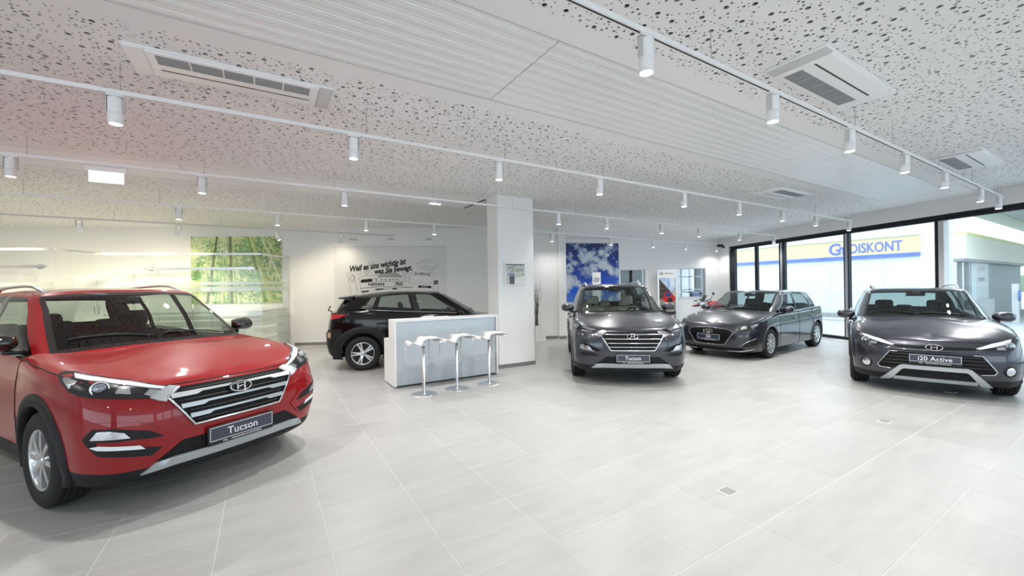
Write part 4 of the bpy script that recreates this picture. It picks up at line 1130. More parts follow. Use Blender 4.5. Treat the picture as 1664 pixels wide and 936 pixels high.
def kona_rear(C):
    root = C['root']; patch, line, cast = C['patch'], C['line'], C['cast']
    for sd in (1, -1):
        tl = patch('tail_light', [(4.02, .56, 1.075), (3.93, .70, 1.115), (3.80, .77, 1.112), (3.64, .80, 1.105), (3.85, .80, 1.035), (4.0, .72, 1.01), (4.06, .58, 1.03)], 125, .006, root, M['redlamp'], sd, .03, .01)
        cl = patch('corner_cladding', [(4.12, .50, .79), (4.08, .64, .80), (3.86, .85, .84), (3.80, .87, .80), (3.80, .88, .36), (4.06, .70, .34), (4.13, .5, .36)], 125, .008, root, M['clad'], sd, .04, .012)
        lm = patch('reverse_light', [(4.075, .665, .745), (4.01, .785, .765), (4.01, .79, .655), (4.06, .72, .66)], 125, .014, cl, M['amber'], sd, .03, .008)
        line('belt_trim', [(3.46, 0, 1.222), (3.2, 0, 1.172), (2.6, 0, 1.135), (2.0, 0, 1.10), (1.5, 0, 1.07)], 90, .007, M['gchrome'], root, sd, .004)
    GRr, ge = C['GR'], C['ge']; vs = []
    top = [GRr[r, ge[11]] for r in (0, 4, 8, 12)] if False else None
    x0, z0 = C['xm'](3.98), C['zm'](1.535)
    m = MB(); n = 12; up, lo, bk = [], [], []
    for i in range(n + 1):
        y = -.60 + 1.2 * i / n; k = 1 - (y / .60) ** 2
        zz = z0 - .02 * (1 - k); xx = x0 + .02 * k
        m.v += [(xx - .16, y, zz + .030), (xx + .15, y * .97, zz - .004), (xx + .15, y * .97, zz - .022), (xx - .10, y, zz - .06)]
    for i in range(n):
        for j in range(4):
            m.f.append((4 * i + j, 4 * i + 4 + j, 4 * i + 4 + (j + 1) % 4, 4 * i + (j + 1) % 4)); m.m.append(0); m.sm.append(False)
    m.f += [(0, 1, 2, 3), tuple(4 * n + j for j in (3, 2, 1, 0))]; m.m += [0, 0]; m.sm += [False, False]
    m.build('roof_spoiler', C['paint'], root)
    p, nn = cast(Vector((4.1, .25, 1.14)), 180, 1, .01)
    MB().tube([p, p + Vector((.05, .1, .03)), p + Vector((-.02, .30, .12))], .012, 6).build('rear_wiper', M['black'], root)
    MB().box(C['xm'](4.4), C['xm'](4.475) + .01, -.26, .26, .60, .72, c=.005).build('number_plate', M['plate'], root)
kona_rear(KONA)
# ================================================================ lighting tracks
ORD = ['first', 'second', 'third', 'fourth', 'fifth', 'sixth', 'seventh', 'eighth', 'ninth', 'tenth']
ZT = 3.16
TRK = [  # b, a-range, where it hangs, spot positions (window end first), rail material
    (1.735, -3.0, 11.95, 'track beside the ceiling cassettes', [11.63, 10.3, 8.30, 6.69, 5.10, 3.60, 2.07]),
    (4.37, -4.5, 12.9, 'track crossing above the grey hatchback', [12.72, 10.91, 9.40, 7.77, 6.11, 4.18, 2.50, .80, -.98]),
    (6.87, -6.0, 14.35, 'track passing in front of the column', [14.2, 12.22, 10.24, 8.69, 6.78, 5.38, 1.11, -.69, -2.42]),
    (9.52, -7.0, 15.4, 'track passing behind the column', [15.3, 13.37, 11.58, 9.56, 7.2, 3.6, 1.99, .26, -1.3]),
    (12.05, -7.0, 3.3, 'grey track along the office wall', [1.85, .30, -1.65, -3.29, -4.9, -6.4])]  # last two spots are out of view, added to brighten the office wall
def spot_lamp(name, parent, loc, aim=(0, 0, -1), watts=SPOT_W, size=156, col=(1.0, .97, .93)):
    l = bpy.data.lights.new(name, 'SPOT'); l.energy = watts; l.spot_size = math.radians(size); l.spot_blend = 1.0; l.shadow_soft_size = .04; l.color = col
    o = bpy.data.objects.new(name, l); COL.objects.link(o); o.parent = parent; o.location = loc
    o.rotation_euler = Vector((0, 0, -1)).rotation_difference(Vector(aim)).to_euler(); return o
def spot_mesh():
    b = MB(); b.lathe([(.018, .0), (.046, -.002), (.048, -.006), (.048, -.112), (.045, -.115), (.045, -.118), (.048, -.121), (.048, -.205), (.040, -.208)], 24)
    l = MB(); l.lathe([(0, -.200), (.041, -.206)], 20)
    y = MB(); y.box(-.055, -.050, -.02, .02, -.115, .012); y.box(.050, .055, -.02, .02, -.115, .012); y.box(-.055, .055, -.02, .02, .008, .014)
    a = MB(); a.box(-.055, .055, -.016, .016, .012, .032, c=.004)
    return b, l, y, a
SPM = None
def spotlight(a, b, label, group, tilt=None, power=1.0):
    global SPM
    t = thing('track_spotlight', label, 'spotlight', (*W(a, b), ZT - .035), GRID, group)
    if SPM is None:
        bb, ll, yy, aa = spot_mesh()
        o = [bb.build('lamp_body', M['whitem'], t), ll.build('lamp_lens', M['lens'], t), yy.build('bracket', M['lgrey'], t), aa.build('adapter', M['whitem'], t)]
        SPM = [x.data for x in o]
    else: o = [link(n, d, t) for n, d in zip(('lamp_body', 'lamp_lens', 'bracket', 'adapter'), SPM)]
    aim = (0, 0, -1)
    if tilt:
        for x in o[:2]: x.rotation_euler = tilt; x.location.z = -.035
        aim = tuple(Matrix.Rotation(tilt[1], 3, 'Y') @ Matrix.Rotation(tilt[0], 3, 'X') @ Vector((0, 0, -1)))
    spot_lamp('lamp', t, tuple(Vector(aim) * .225 + Vector((0, 0, -.035 if tilt else 0))), aim, SPOT_W * power, col=(1.0, .97, .93) if not tilt else (1.0, .87, .64))
    return t
for k, (b, a0, a1, where, spots) in enumerate(TRK):
    rm = M['whitem'] if k < 4 else M['lgrey']
    t = thing('lighting_track', ('white' if k < 4 else 'thin') + ' suspended lighting ' + where, 'lighting track', (*W((a0 + a1) / 2, b), ZT), GRID)
    h = (a1 - a0) / 2
    MB().box(-h, h, -.018, .018, -.004, .028).build('rail', rm, t)
    MB().box(-h + .01, h - .01, -.006, .006, -.0052, -.003).build('rail_slot', M['dark'] if k == 0 else M['lgrey'], t)
    n = int((a1 - a0) / 1.55); w0 = None
    for i in range(n):
        xx = -h + .45 + i * (2 * h - .8) / max(1, n - 1); aw = xx + (a0 + a1) / 2
        for (c0_, c1_) in (((3.68, 5.16), (8.33, 9.75)) if k == 0 else (((-.87, .58), (8.28, 9.62)) if k == 1 else ())):
            if c0_ - .04 < aw < c1_ + .04: aw = c0_ - .08 if aw < (c0_ + c1_) / 2 else c1_ + .08
        xx = aw - (a0 + a1) / 2
        if w0 is None: o = MB().tube([(0, 0, .028), (0, 0, CEIL - ZT)], .0022, 5).build('suspension_wire', M['grey'], t); w0 = o.data
        else: o = link('suspension_wire', w0, t)
        o.location = (xx, 0, 0)
        if i == 0: cl0 = MB().lathe([(0, .045), (.006, .044), (.006, .028), (0, .028)], 8).build('wire_clamp', M['grey'], t); c0d = cl0.data; cl0.location = (xx, 0, 0)
        else: link('wire_clamp', c0d, t, (xx, 0, 0))
    if k < 4:
        q = [(h - .02, 0, .03), (h + .05, .02, .10), (h + .07, .02, .19), (h + .0, .0, CEIL - ZT)]
        MB().tube([tuple(p) for p in hermite(np.array(q), 5)], .004, 6).build('feed_cable', M['lgrey'], t)
    for i, a in enumerate(spots):
        lab = ORD[i] + ' white spotlight from the window end on the ' + where if k < 4 else ORD[i] + ' small tilted spotlight from the column end on the grey track along the office wall'
        spotlight(a, b, lab.replace('nearest ', ''), 'track spotlights', (None if k < 4 else ((.5, 0, 0), (0, -.35, 0), (.45, .35, 0), (.35, 0, 0), (.4, 0, 0), (.4, 0, 0))[i]), power=(.15, .9, 3.3, 3.5, 3.5, 3.5)[i] if k == 4 else (.35 if (k == 3 and i < 2) else (.35 if k == 3 and i == 4 else (.7 if k == 3 and i in (5, 6) else 1.1))))
# unseen spotlights added to light the near part of the room
for i, (a, b) in enumerate([(-3.5, .2), (-.5, -.9), (2.5, -.9), (5.5, -.9), (8.5, -.9), (-6, 2.6), (-3.6, 4.4)]):
    l = spotlight(a, b, 'added white spotlight to light the unseen near part of the showroom', 'added spotlights behind the viewer')
# exit sign and linear lamp clipped under the third track
t = thing('exit_sign', 'blank white luminous sign plate hanging under the track near the glass office', 'sign', (*W(-1.63, 6.87), ZT - .02), GRID)
MB().box(-.19, .19, -.03, .03, -.06, -.005, c=.006).build('lamp_housing', M['whitem'], t)
MB().box(-.16, .16, -.006, .006, -.20, -.06).build('sign_plate', M['signw'] if 'signw' in M else M['white'], t)
t = thing('emergency_light', 'short white linear lamp clipped under the track beside the column', 'lamp', (*W(2.62, 6.87), ZT - .02), GRID)
MB().box(-.03, .03, -.015, .015, -.02, .0).build('clip', M['whitem'], t); MB().box(-.105, .105, -.02, .02, -.05, -.018, c=.004).build('lamp_housing', M['whitem'], t)
MB().box(-.10, .10, -.014, .014, -.054, -.0495).build('lamp_lens', M['lens'], t)

# ================================================================ ceiling cassettes
def cassette(a0, a1, b0, b1, label, flip):
    t = thing('air_conditioner', label, 'air conditioner', (*W((a0 + a1) / 2, (b0 + b1) / 2), CEIL), GRID + (PI if flip else 0), 'ceiling cassettes')
    L2, B2 = (a1 - a0) / 2, (b1 - b0) / 2
    MB().box(-L2, L2, -B2, B2, -.020, .0, c=.008).build('frame', M['whitem'], t)
    MB().box(-L2 + .13, L2 - .13, -B2 + .02, B2 - .02, -.034, -.015, c=.006).build('cover_panel', M['whitem'], t)
    for s_ in (-1, 1): MB().box(s_ * (L2 - .07) - .058, s_ * (L2 - .07) + .058, -B2 + .008, B2 - .008, -.030, -.015, c=.006).build('end_cap', M['lgrey'] if s_ > 0 else M['whitem'], t)
    n = 5; w = (2 * L2 - .38) / n; g0 = None
    for i in range(n):
        x0 = -L2 + .19 + i * w
        if g0 is None:
            g = MB(); g.box(0, w - .012, -B2 + .06, -B2 + .06 + B2 * .62, -.0355, -.033)
            g0 = g.build('intake_grille', M['acgrille'], t); o = g0
            f = MB()
            for j in range(9): yy = -B2 + .066 + j * (B2 * .6) / 9; f.box(0, w - .012, yy, yy + .006, -.0385, -.035)
            f0 = f.build('grille_fin', M['acfin'], g0); f0['kind'] = 'stuff'
        else:
            o = link('intake_grille', g0.data, t); f1 = link('grille_fin', f0.data, o); f1['kind'] = 'stuff'
        o.location = (x0, 0, 0)
    MB().box(-L2 + .19, L2 - .19, B2 * .28, B2 * .28 + .014, -.0355, -.032).build('outlet_slot', M['dark'], t)
M['acgrille'] = mat('grille_grey', (.20, .20, .21), .6); M['acfin'] = mat('grille_fin_grey', (.42, .42, .43), .5)
cassette(-.87, .58, 3.96, 4.42, 'white ceiling cassette air conditioner above the red car, beside the slatted panel', False)
cassette(3.68, 5.16, 1.38, 1.84, 'white ceiling cassette air conditioner beside the slotted track, the nearer of the two there', True)
cassette(8.33, 9.75, 1.38, 1.90, 'white ceiling cassette air conditioner beside the slotted track, the one close to the window front', True)
cassette(8.28, 9.62, 3.87, 4.45, 'white ceiling cassette air conditioner over the graphite hatchback, beyond the slatted panel', False)

# ================================================================ reception counter, brochures, stools
M['ctrglass'] = mat('satin_blue_grey_glass', (.47, .52, .56), .22, metal=.25, coat=.4, var=.02)
ct = thing('reception_counter', 'white reception counter with blue-grey glass front in front of the column', 'counter', (*W(1.77, 6.53), 0), GRID)
CL = 1.90
MB().box(0, .035, 0, .33, .02, 1.09).build('side_panel', M['white'], ct); MB().box(CL - .035, CL, 0, .33, .02, 1.09).build('side_panel', M['white'], ct)
MB().box(.035, CL - .035, .0, .33, 1.055, 1.09).build('bar_top', M['white'], ct)
MB().box(.035, CL - .05, .022, .04, .03, 1.055).build('front_panel', M['ctrglass'], ct); MB().box(CL - .05, CL - .035, .05, .07, .03, 1.055).build('shadow_gap', M['grey'], ct)
MB().box(.035, CL - .035, .30, .33, .70, 1.055).build('back_panel', M['white'], ct)
MB().box(0, CL, .33, .64, .715, .75).build('worktop', M['white'], ct); MB().box(0, .03, .33, .64, .02, .715).build('desk_side', M['white'], ct); MB().box(CL - .03, CL, .33, .64, .02, .715).build('desk_side', M['white'], ct)
MB().box(.03, CL - .03, .05, .62, 0, .03).build('plinth', M['dark'], ct)
for i, (xx, yy, r, th, w_, c_, lb) in enumerate([(.62, .14, .1, .022, .15, 'lgrey', 'grey booklet stack lying on the counter bar, the lower one'), (.63, .15, .35, .012, .11, 'white', 'white leaflet pile lying on top of the grey booklets on the counter'),
                                       (.88, .15, -.15, .016, .15, 'white', 'flat white brochure stack on the counter bar beside the booklets'), (1.52, .16, .2, .008, .15, 'lgrey', 'thin pale brochure near the column end of the counter bar')]):
    x, y = W(1.77 + xx, 6.53 + yy); z = 1.09 + (.022 if i == 1 else 0)
    br = thing('brochure', lb, 'brochure', (x, y, z), GRID + r, 'brochures on the counter')
    MB().box(-w_ / 2 * 1.4, w_ / 2 * 1.4, -w_ / 2, w_ / 2, 0, th * .8).build('pages', M['white'], br); MB().box(-w_ / 2 * 1.4, w_ / 2 * 1.4, -w_ / 2, w_ / 2, th * .8, th).build('cover', M[c_], br)
def stool_proto(label, loc):
    t = thing('bar_stool', label, 'bar stool', loc, GRID - .05, 'bar stools at the counter')
    MB().lathe([(0, .012), (.17, .010), (.192, .005), (.192, 0), (0, 0)], 40).build('base', M['alu'], t)
    MB().lathe([(.034, .010), (.024, .03), (.0235, .70), (.018, .702)], 20).build('post', M['alu'], t)
    MB().lathe([(.021, .69), (.021, .715), (.0, .716)], 16).build('collar', M['black'], t)
    MB().lathe([(.014, .70), (.018, .74), (.045, .785), (.0, .79)], 20).build('seat_mount', M['alu'], t)
    prof = hermite(np.array([(-.245, 0, -.055), (-.238, 0, -.008), (-.215, 0, .006), (-.155, 0, -.018), (-.095, 0, -.040), (-.072, 0, -.025), (-.045, 0, .030), (-.01, 0, .050), (.08, 0, .050), (.18, 0, .050), (.225, 0, .040), (.240, 0, .012), (.222, 0, -.014), (.195, 0, -.018)]), 4)
    m = MB(); n = len(prof); zs = .80; wd = .175; tt = np.gradient(prof, axis=0); nn = np.stack([-tt[:, 2], 0 * tt[:, 0], tt[:, 0]], 1); nn /= np.linalg.norm(nn, axis=1, keepdims=True) + 1e-9
    lo = prof - nn * .012; vs = []
    for P_ in (prof, lo):
        for yy in (-wd, wd): vs += [(p[0], yy, p[2] + zs) for p in P_]
    fs = []
    for i in range(n - 1):
        fs += [(i, i + 1, n + i + 1, n + i), (2 * n + i, 3 * n + i, 3 * n + i + 1, 2 * n + i + 1), (i, 2 * n + i, 2 * n + i + 1, i + 1), (n + i, n + i + 1, 3 * n + i + 1, 3 * n + i)]
    fs += [(0, n, 3 * n, 2 * n), (n - 1, 3 * n - 1, 4 * n - 1, 2 * n - 1)]
    m.add(vs, fs, 0, True); m.build('seat', M['white'], t)
    for yy in (-wd, wd): MB().tube([(p[0], yy, p[2] + zs - .004) for p in prof], .009, 8).build('seat_rim', M['alu'], t)
    q = [(-.243, .12, .745), (-.243, .12, .46), (-.240, .12, .435), (-.228, .12, .415), (-.208, .12, .403), (-.185, .12, .40), (.055, .12, .40), (.078, .12, .403), (.098, .12, .415), (.110, .12, .435), (.113, .12, .46), (.113, .12, .80)]
    MB().tube([tuple(p) for p in q], .0065, 8).build('footrest', M['alu'], t)
    return t
s1 = stool_proto('silver bar stool with white seat at the counter end farthest from the column', (*W(2.05, 5.94), 0))
for (a, b, lb) in ((2.60, 5.965, 'middle silver bar stool with white seat at the counter'), (3.19, 5.985, 'silver bar stool with white seat beside the column end of the counter')):
    c = copy_tree(s1); c.location = (*W(a, b), 0); c['label'] = lb

# ================================================================ floor outlets
M['outletl'] = mat('outlet_steel', (.24, .24, .24), .5)
def outlet(px, py, label):
    t = thing('floor_outlet', label, 'floor outlet', (px, py, 0), GRID, 'floor outlets')
    MB().box(-.065, .065, -.055, .055, -.003, .004, c=.001).build('frame', M['lgrey'], t); MB().box(-.045, .058, -.045, .045, .003, .006).build('lid', M['outletl'], t)
    MB().box(-.062, -.05, -.03, .03, .004, .007).build('cable_flap', M['lgrey'], t)
def gxy(px, py, z=0.):                                            # ground point seen at a pixel of the 1664 x 936 frame
    c, s = math.cos(ROLL), math.sin(ROLL); u = (px - 832) / 662; v = -(py - 468) / 662
    r = (u * c + v * s, 1., -u * s + v * c); k = (z - EYE) / r[2]; return (r[0] * k, r[1] * k)
outlet(*gxy(1182, 799), 'small steel floor outlet in the open floor, the nearer and larger one')
outlet(*gxy(1437, 685), 'small steel floor outlet in the open floor in front of the raised small car')
outlet(*gxy(1545, 637), 'small steel floor outlet in the shadow under the bumper of the raised small car')

# ================================================================ prints (posters, banners)
def fbm(U, V, sc, seed, oct=5, gain=.5):
    rs_ = np.random.RandomState(seed); T = rs_.rand(64, 64); out = np.zeros_like(U); amp = 1.; tot = 0
    for o in range(oct):
        u = U * sc * 2 ** o + 7.3 * o; v = V * sc * 2 ** o + 3.1 * o
        i = np.floor(u).astype(int); j = np.floor(v).astype(int); fu = u - i; fv = v - j; fu = fu * fu * (3 - 2 * fu); fv = fv * fv * (3 - 2 * fv)
        g = lambda a, b: T[a % 64, b % 64]
        out += amp * ((g(i, j) * (1 - fu) + g(i + 1, j) * fu) * (1 - fv) + (g(i, j + 1) * (1 - fu) + g(i + 1, j + 1) * fu) * fv); tot += amp; amp *= gain
    return out / tot
def mixc(a, b, t): t = np.clip(t, 0, 1)[..., None]; return a * (1 - t) + np.asarray(b, float) * t
M['print'] = attr_mat('print', .45)
def print_panel(name, w, h, nx, ny, fn, parent, loc, rz, th=.012):
    """a thin printed board: local x along the wall, z up, face towards -y"""
    U, V = np.meshgrid(np.linspace(0, 1, nx), np.linspace(0, 1, ny)); C = np.clip(fn(U, V), 0, 1)
    lin = np.where(C <= .04045, C / 12.92, ((C + .055) / 1.055) ** 2.4)
    me = bpy.data.meshes.new(name); vs = np.stack([U * w, np.full_like(U, -th), V * h], -1).reshape(-1, 3)
    fs = [(j * nx + i, j * nx + i + 1, (j + 1) * nx + i + 1, (j + 1) * nx + i) for j in range(ny - 1) for i in range(nx - 1)]
    n = len(vs); vs = [tuple(p) for p in vs] + [(0, 0, 0), (w, 0, 0), (w, 0, h), (0, 0, h)]
    c0, c1, c2, c3 = 0, nx - 1, ny * nx - 1, (ny - 1) * nx
    fs += [(n, n + 1, n + 2, n + 3)]
    bo = [j for j in range(nx)]; fs.append(tuple([n + 1, n] + bo)); fs.append(tuple([n + 3, n + 2] + [c2 - i for i in range(nx)]))
    fs.append(tuple([n, n + 3] + [c3 - nx * j for j in range(ny)])); fs.append(tuple([n + 2, n + 1] + [c1 + nx * j for j in range(ny)]))
    me.from_pydata(vs, [], fs); at = me.color_attributes.new('Col', 'FLOAT_COLOR', 'POINT')
    cols = np.ones((len(vs), 4), np.float32); cols[:n, :3] = lin.reshape(-1, 3); cols[n:, :3] = .7; at.data.foreach_set('color', cols.ravel())
    me.materials.append(M['print']); me.update()
    o = link(name, me, parent); o.location = loc; o.rotation_euler = (0, 0, rz); return o
LANG = math.atan2(LD[1], LD[0]); RANG = math.atan2(RD[1], RD[0])
def bamboo(U, V):
    n1 = fbm(U * 1.3, V, 9, 1, 5, .6); n2 = fbm(U * 1.3, V, 38, 2, 3, .8); n3 = fbm(U * 1.3, V, 4, 5, 4)
    C = np.zeros(U.shape + (3,)) + np.array((.74, .80, .56))
    C = mixc(C, (.50, .66, .42), (n1 - .42) * 5); C = mixc(C, (.30, .48, .34), (n2 - .54) * 7); C = mixc(C, (.90, .92, .72), (n3 - .50) * 6 * (1 - U) + (n2 < .42) * .6)
    C = mixc(C, (.97, .97, .90), (n2 > .58) * (V > .62) * (U < .45) * .8); C = mixc(C, (.55, .70, .52), (n1 - .5) * 5 * (U > .4))
    rnd = np.random.RandomState(11); vx, vy = .42, 2.1
    for k in range(34):
        ub = rnd.uniform(-.6, 1.7); wd = rnd.uniform(.002, .006) if k < 25 else rnd.uniform(.011, .020); top = rnd.uniform(.35, .8) if k < 16 else 1.2
        ub = ub if k >= 14 else .28 + .018 * k
        line = ub + (vx - ub) * (V / vy); d = (U - line) / (wd * (1.25 - .5 * V)); m = np.clip(1.15 - np.abs(d), 0, 1) ** .5 * (V < top)
        base = np.array([(.86, .89, .62), (.78, .82, .52), (.36, .40, .28), (.93, .94, .76), (.60, .66, .38)][k % 5])
        shade = base[None, None, :] * (1 - .25 * np.clip(d, -1, 1)[..., None])
        node = (np.abs(((V * (7 + k % 4) + k * .37) % 1) - .5) > .475)[..., None]; shade = np.where(node, shade * .65, shade)
        C = C * (1 - m[..., None] * .9) + shade * m[..., None] * .9
    return C
t = thing('wall_print', 'bamboo forest wall print in greens behind the glass office partition', 'wall print', (*lpt(-9.03, .004), 1.25), LANG)
print_panel('print_board', 2.42, 1.905, 300, 230, bamboo, t, (0, 0, 0), 0, .02)
def clouds(U, V):
    Yp = 1 - V; C = np.zeros(U.shape + (3,)) + np.array((.20, .23, .40))
    C = mixc(C, (.20, .28, .62), Yp * 2.6); C = mixc(C, (.15, .36, .80), (Yp - .38) * 2.2); C = mixc(C, (.38, .52, .80), (Yp - .80) * 4)
    n = fbm(U, V, 5, 8, 6, .55); n2 = fbm(U, V, 12, 9, 5, .6); D = np.zeros_like(U)
    for (x, y, r) in [(260, 320, 75), (280, 430, 50), (420, 330, 85), (520, 380, 100), (740, 270, 62), (800, 295, 36), (660, 365, 55), (480, 520, 115), (610, 480, 105), (760, 450, 115), (890, 520, 110), (300, 520, 70), (280, 620, 130), (380, 670, 90), (250, 740, 110), (570, 570, 70), (380, 400, 60), (940, 490, 60)]:
        u, v = (x - 185) / 790, (y - 140) / 790; D = np.maximum(D, 1 - np.hypot(U - u, (Yp - v) * 1.15) / (r / 790 * 1.25))
    D = D * .8 + (n - .5) * 2.3 + (n2 - .5) * 1.1 + .02
    C = mixc(C, (.62, .68, .78), D * 3.0); C = mixc(C, (.84, .87, .90), (D - .28) * 2.2 + (n2 - .5)); return C
t = thing('wall_print', 'blue sky and white clouds poster on the back wall behind the grey car', 'poster', (*rpt(1.90, .004), 1.0), RANG)
print_panel('print_board', 2.30, 2.255, 240, 240, clouds, t, (0, 0, 0), 0, .02)
# pylon sign in front of the sky poster
t = thing('display_pylon', 'slim white pylon with dark round logo standing before the cloud poster', 'display sign', (3.03, 14.6, 0), 0)
MB().box(-.15, .15, -.03, .03, .02, 2.10, c=.008).build('panel', M['white'], t); MB().box(-.2, .2, -.15, .15, 0, .02).build('foot', M['alu'], t)
lg = MB(); lg.tube([(.105 * math.cos(a), -.034, 1.83 + .075 * math.sin(a)) for a in np.linspace(0, 2 * PI, 28, endpoint=False)], .009, 6, closed=True)
for sx_ in (-1, 1): lg.tube([(sx_ * .04 - .012, -.034, 1.775), (sx_ * .04 + .012, -.034, 1.885)], .011, 6)
lg.tube([(-.04, -.034, 1.825), (.04, -.034, 1.837)], .009, 6); lg.build('logo', M['navy'] if 'navy' in M else M['plate'], t)
# standing banner with car picture
def banner_pic(U, V):
    C = np.zeros(U.shape + (3,)) + np.array((.93, .93, .92))
    pic = (U > .06) & (U < .94) & (V < .865) & (V > .02); sky = mixc(np.zeros(U.shape + (3,)) + np.array((.62, .72, .86)), (.86, .89, .92), (fbm(U, V, 4, 21) - .4) * 4)
    C = np.where(pic[..., None], sky, C); n = fbm(U * 8, V, 3, 22, 3)
    top = .85 - .30 * (U - .06) / .70; bld = pic & (U < .78) & (V < top) & (V > .44)
    bc = np.zeros(U.shape + (3,)) + np.array((.27, .20, .19)); bc = mixc(bc, (.42, .33, .30), (np.sin(V * 150 + U * 40) > .4) * .5); bc = mixc(bc, (.14, .12, .13), (np.sin(U * 70) > .6) * .7); bc = mixc(bc, (.7, .66, .55), ((np.sin(U * 60) > .9) & (np.sin(V * 60) > .7)) * .8)
    C = np.where(bld[..., None], bc, C); wl2 = pic & (U >= .78) & (V < .62 + .2 * (U - .78)); C = np.where(wl2[..., None], np.array((.74, .71, .66)), C)
    gr = pic & (V <= .44); C = np.where(gr[..., None], mixc(np.zeros(U.shape + (3,)) + np.array((.52, .50, .47)), (.72, .70, .64), (n - .45) * 5), C)
    car = pic & ((np.hypot((U - .58) / .34, (V - .455) / .085) < 1) | (np.hypot((U - .52) / .22, (V - .52) / .07) < 1)); C = np.where(car[..., None], np.array((.78, .12, .12)), C)
    win = pic & (np.hypot((U - .52) / .17, (V - .53) / .045) < 1); C = np.where(win[..., None], np.array((.20, .24, .42)), C)
    gr2 = pic & (np.hypot((U - .62) / .15, (V - .425) / .045) < 1); C = np.where(gr2[..., None], np.array((.10, .10, .11)), C)
    rd = pic & (V < .2) & (V > .06 + .1 * U); C = np.where(rd[..., None], np.array((.16, .15, .17)), C); return C
t = thing('banner_stand', 'tall white banner stand with a red car picture between the two interior windows', 'banner stand', (*rpt(5.62, .30), 0), RANG)
print_panel('printed_sheet', .80, 1.98, 90, 200, banner_pic, t, (0, 0, .18), 0, .01)
for xx in (-.012, .812): MB().box(xx - .012, xx + .012, -.02, .012, .02, 2.19).build('side_rail', M['alu'], t)
MB().box(-.02, .82, -.02, .012, 2.16, 2.19).build('top_rail', M['alu'], t); MB().box(-.05, .85, -.12, .12, 0, .05, c=.01).build('foot', M['alu'], t)
text_mesh('lettering', 'HYUNDAI', .085, M['black'], t, (.47, -.0125, 2.055), (PI / 2, 0, 0), bold=.0)
lg = MB(); lg.tube([(.15 + .075 * math.cos(a), -.014, 2.055 + .042 * math.sin(a)) for a in np.linspace(0, 2 * PI, 24, endpoint=False)], .006, 5, closed=True)
for sx_ in (-1, 1): lg.tube([(.15 + sx_ * .025 - .008, -.014, 2.03), (.15 + sx_ * .025 + .008, -.014, 2.08)], .007, 5)
lg.tube([(.125, -.014, 2.052), (.175, -.014, 2.058)], .006, 5); lg.build('logo', M['black'], t)
# framed picture on the column
def landscape(U, V):
    n = fbm(U * 1.3, V, 5, 31, 6, .65); n2 = fbm(U * 1.3, V, 14, 32, 4, .7); C = np.zeros(U.shape + (3,)) + np.array((.78, .81, .78))
    C = mixc(C, (.45, .48, .46), (n2 - .5) * 5 * (V > .55)); C = mixc(C, (.55, .60, .42), (n - .5) * 6 * (U > .45) * (V < .75)); C = mixc(C, (.88, .90, .88), ((V < .62) & (V > .52)) * .7)
    C = mixc(C, (.30, .31, .34), ((U < .46) & (U > .2) & (V < .42)) * .85); C = mixc(C, (.50, .50, .62), ((U < .46) & (U > .12) & (V > .44) & (V < .56)) * .8); C = mixc(C, (.22, .22, .24), (V > .95) * 1.)
    C = mixc(C, (.92, .93, .90), ((U > .46) & (V < .30 + .25 * (U - .5))) * .9); return C
t = thing('framed_picture', 'small framed landscape photo in white frame hanging on the column', 'picture', (*W(4.06, PIL[2] - .002), 1.62), GRID)
print_panel('picture_print', .44, .40, 90, 80, landscape, t, (.03, 0, .035), 0, .02)
MB().box(0, .50, -.018, 0, 0, .47).build('frame', M['white'], t)
MB().box(-.008, .0, -.02, 0, -.004, .474).build('frame_edge', M['lgrey'], t)

# ================================================================ opening-day mural on the back wall
t = thing('mural_banner', 'large white wall banner with black drawn showroom and handwritten slogan behind the black car', 'banner', (*lpt(-5.185, .004), 0), LANG)
M['banner'] = mat('banner_cloth', (.76, .76, .76), .8, var=.01); M['ink'] = mat('black_ink', (.01, .01, .01), .7); M['inkg'] = mat('grey_ink', (.42, .42, .43), .8); M['navy'] = mat('navy_print', (.02, .03, .12), .5)
MB().box(0, 3.24, -.015, 0, .78, 2.85).build('banner_sheet', M['banner'], t)
MB().box(-.01, 3.25, -.025, 0, 2.845, 2.868).build('top_rail', M['lgrey'], t)
mz = lambda zx, zy: (zx * .002341 - .0266, 3.058 - zy * .002393)
def ink_line(pts, w=.006, mt='ink', closed=False):
    m = MB(); pts = [mz(*p) for p in pts]; n = len(pts)
    for i in range(n if closed else n - 1):
        a, b = Vector(pts[i]), Vector(pts[(i + 1) % n]); d = (b - a)
        if d.length < 1e-6: continue
        d.normalize(); p = Vector((-d.y, d.x)) * w / 2; a2, b2 = a - d * w * .4, b + d * w * .4
        m.add([(q.x, -.0162, q.y) for q in (a2 + p, a2 - p, b2 - p, b2 + p)], [(0, 1, 2, 3)])
    return m
def circ(cx, cy, rx, ry, a0=0, a1=360, n=22): return [(cx + rx * math.cos(math.radians(a0 + (a1 - a0) * i / n)), cy + ry * math.sin(math.radians(a0 + (a1 - a0) * i / n))) for i in range(n + 1)]
def ink(nm, strokes, fills=(), w=.007, mt='ink'):
    m = MB()
    for s_ in strokes: x = ink_line(s_, w); m.add(x.v, x.f)
    for f in fills: m.add([(mz(*p)[0], -.0158, mz(*p)[1]) for p in f], [tuple(range(len(f)))])
    return m.build(nm, M[mt], t)
sq = lambda x, y, s_, h: [(x - s_, y - h), (x + s_, y - h), (x + s_, y + h), (x - s_, y + h)]
ink('drawn_pylon', [[(172, 415), (215, 668)], [(172, 415), (190, 408), (240, 420), (268, 520), (298, 655)], circ(230, 470, 34, 38), circ(232, 470, 20, 24), [(205, 520), (268, 515)]])
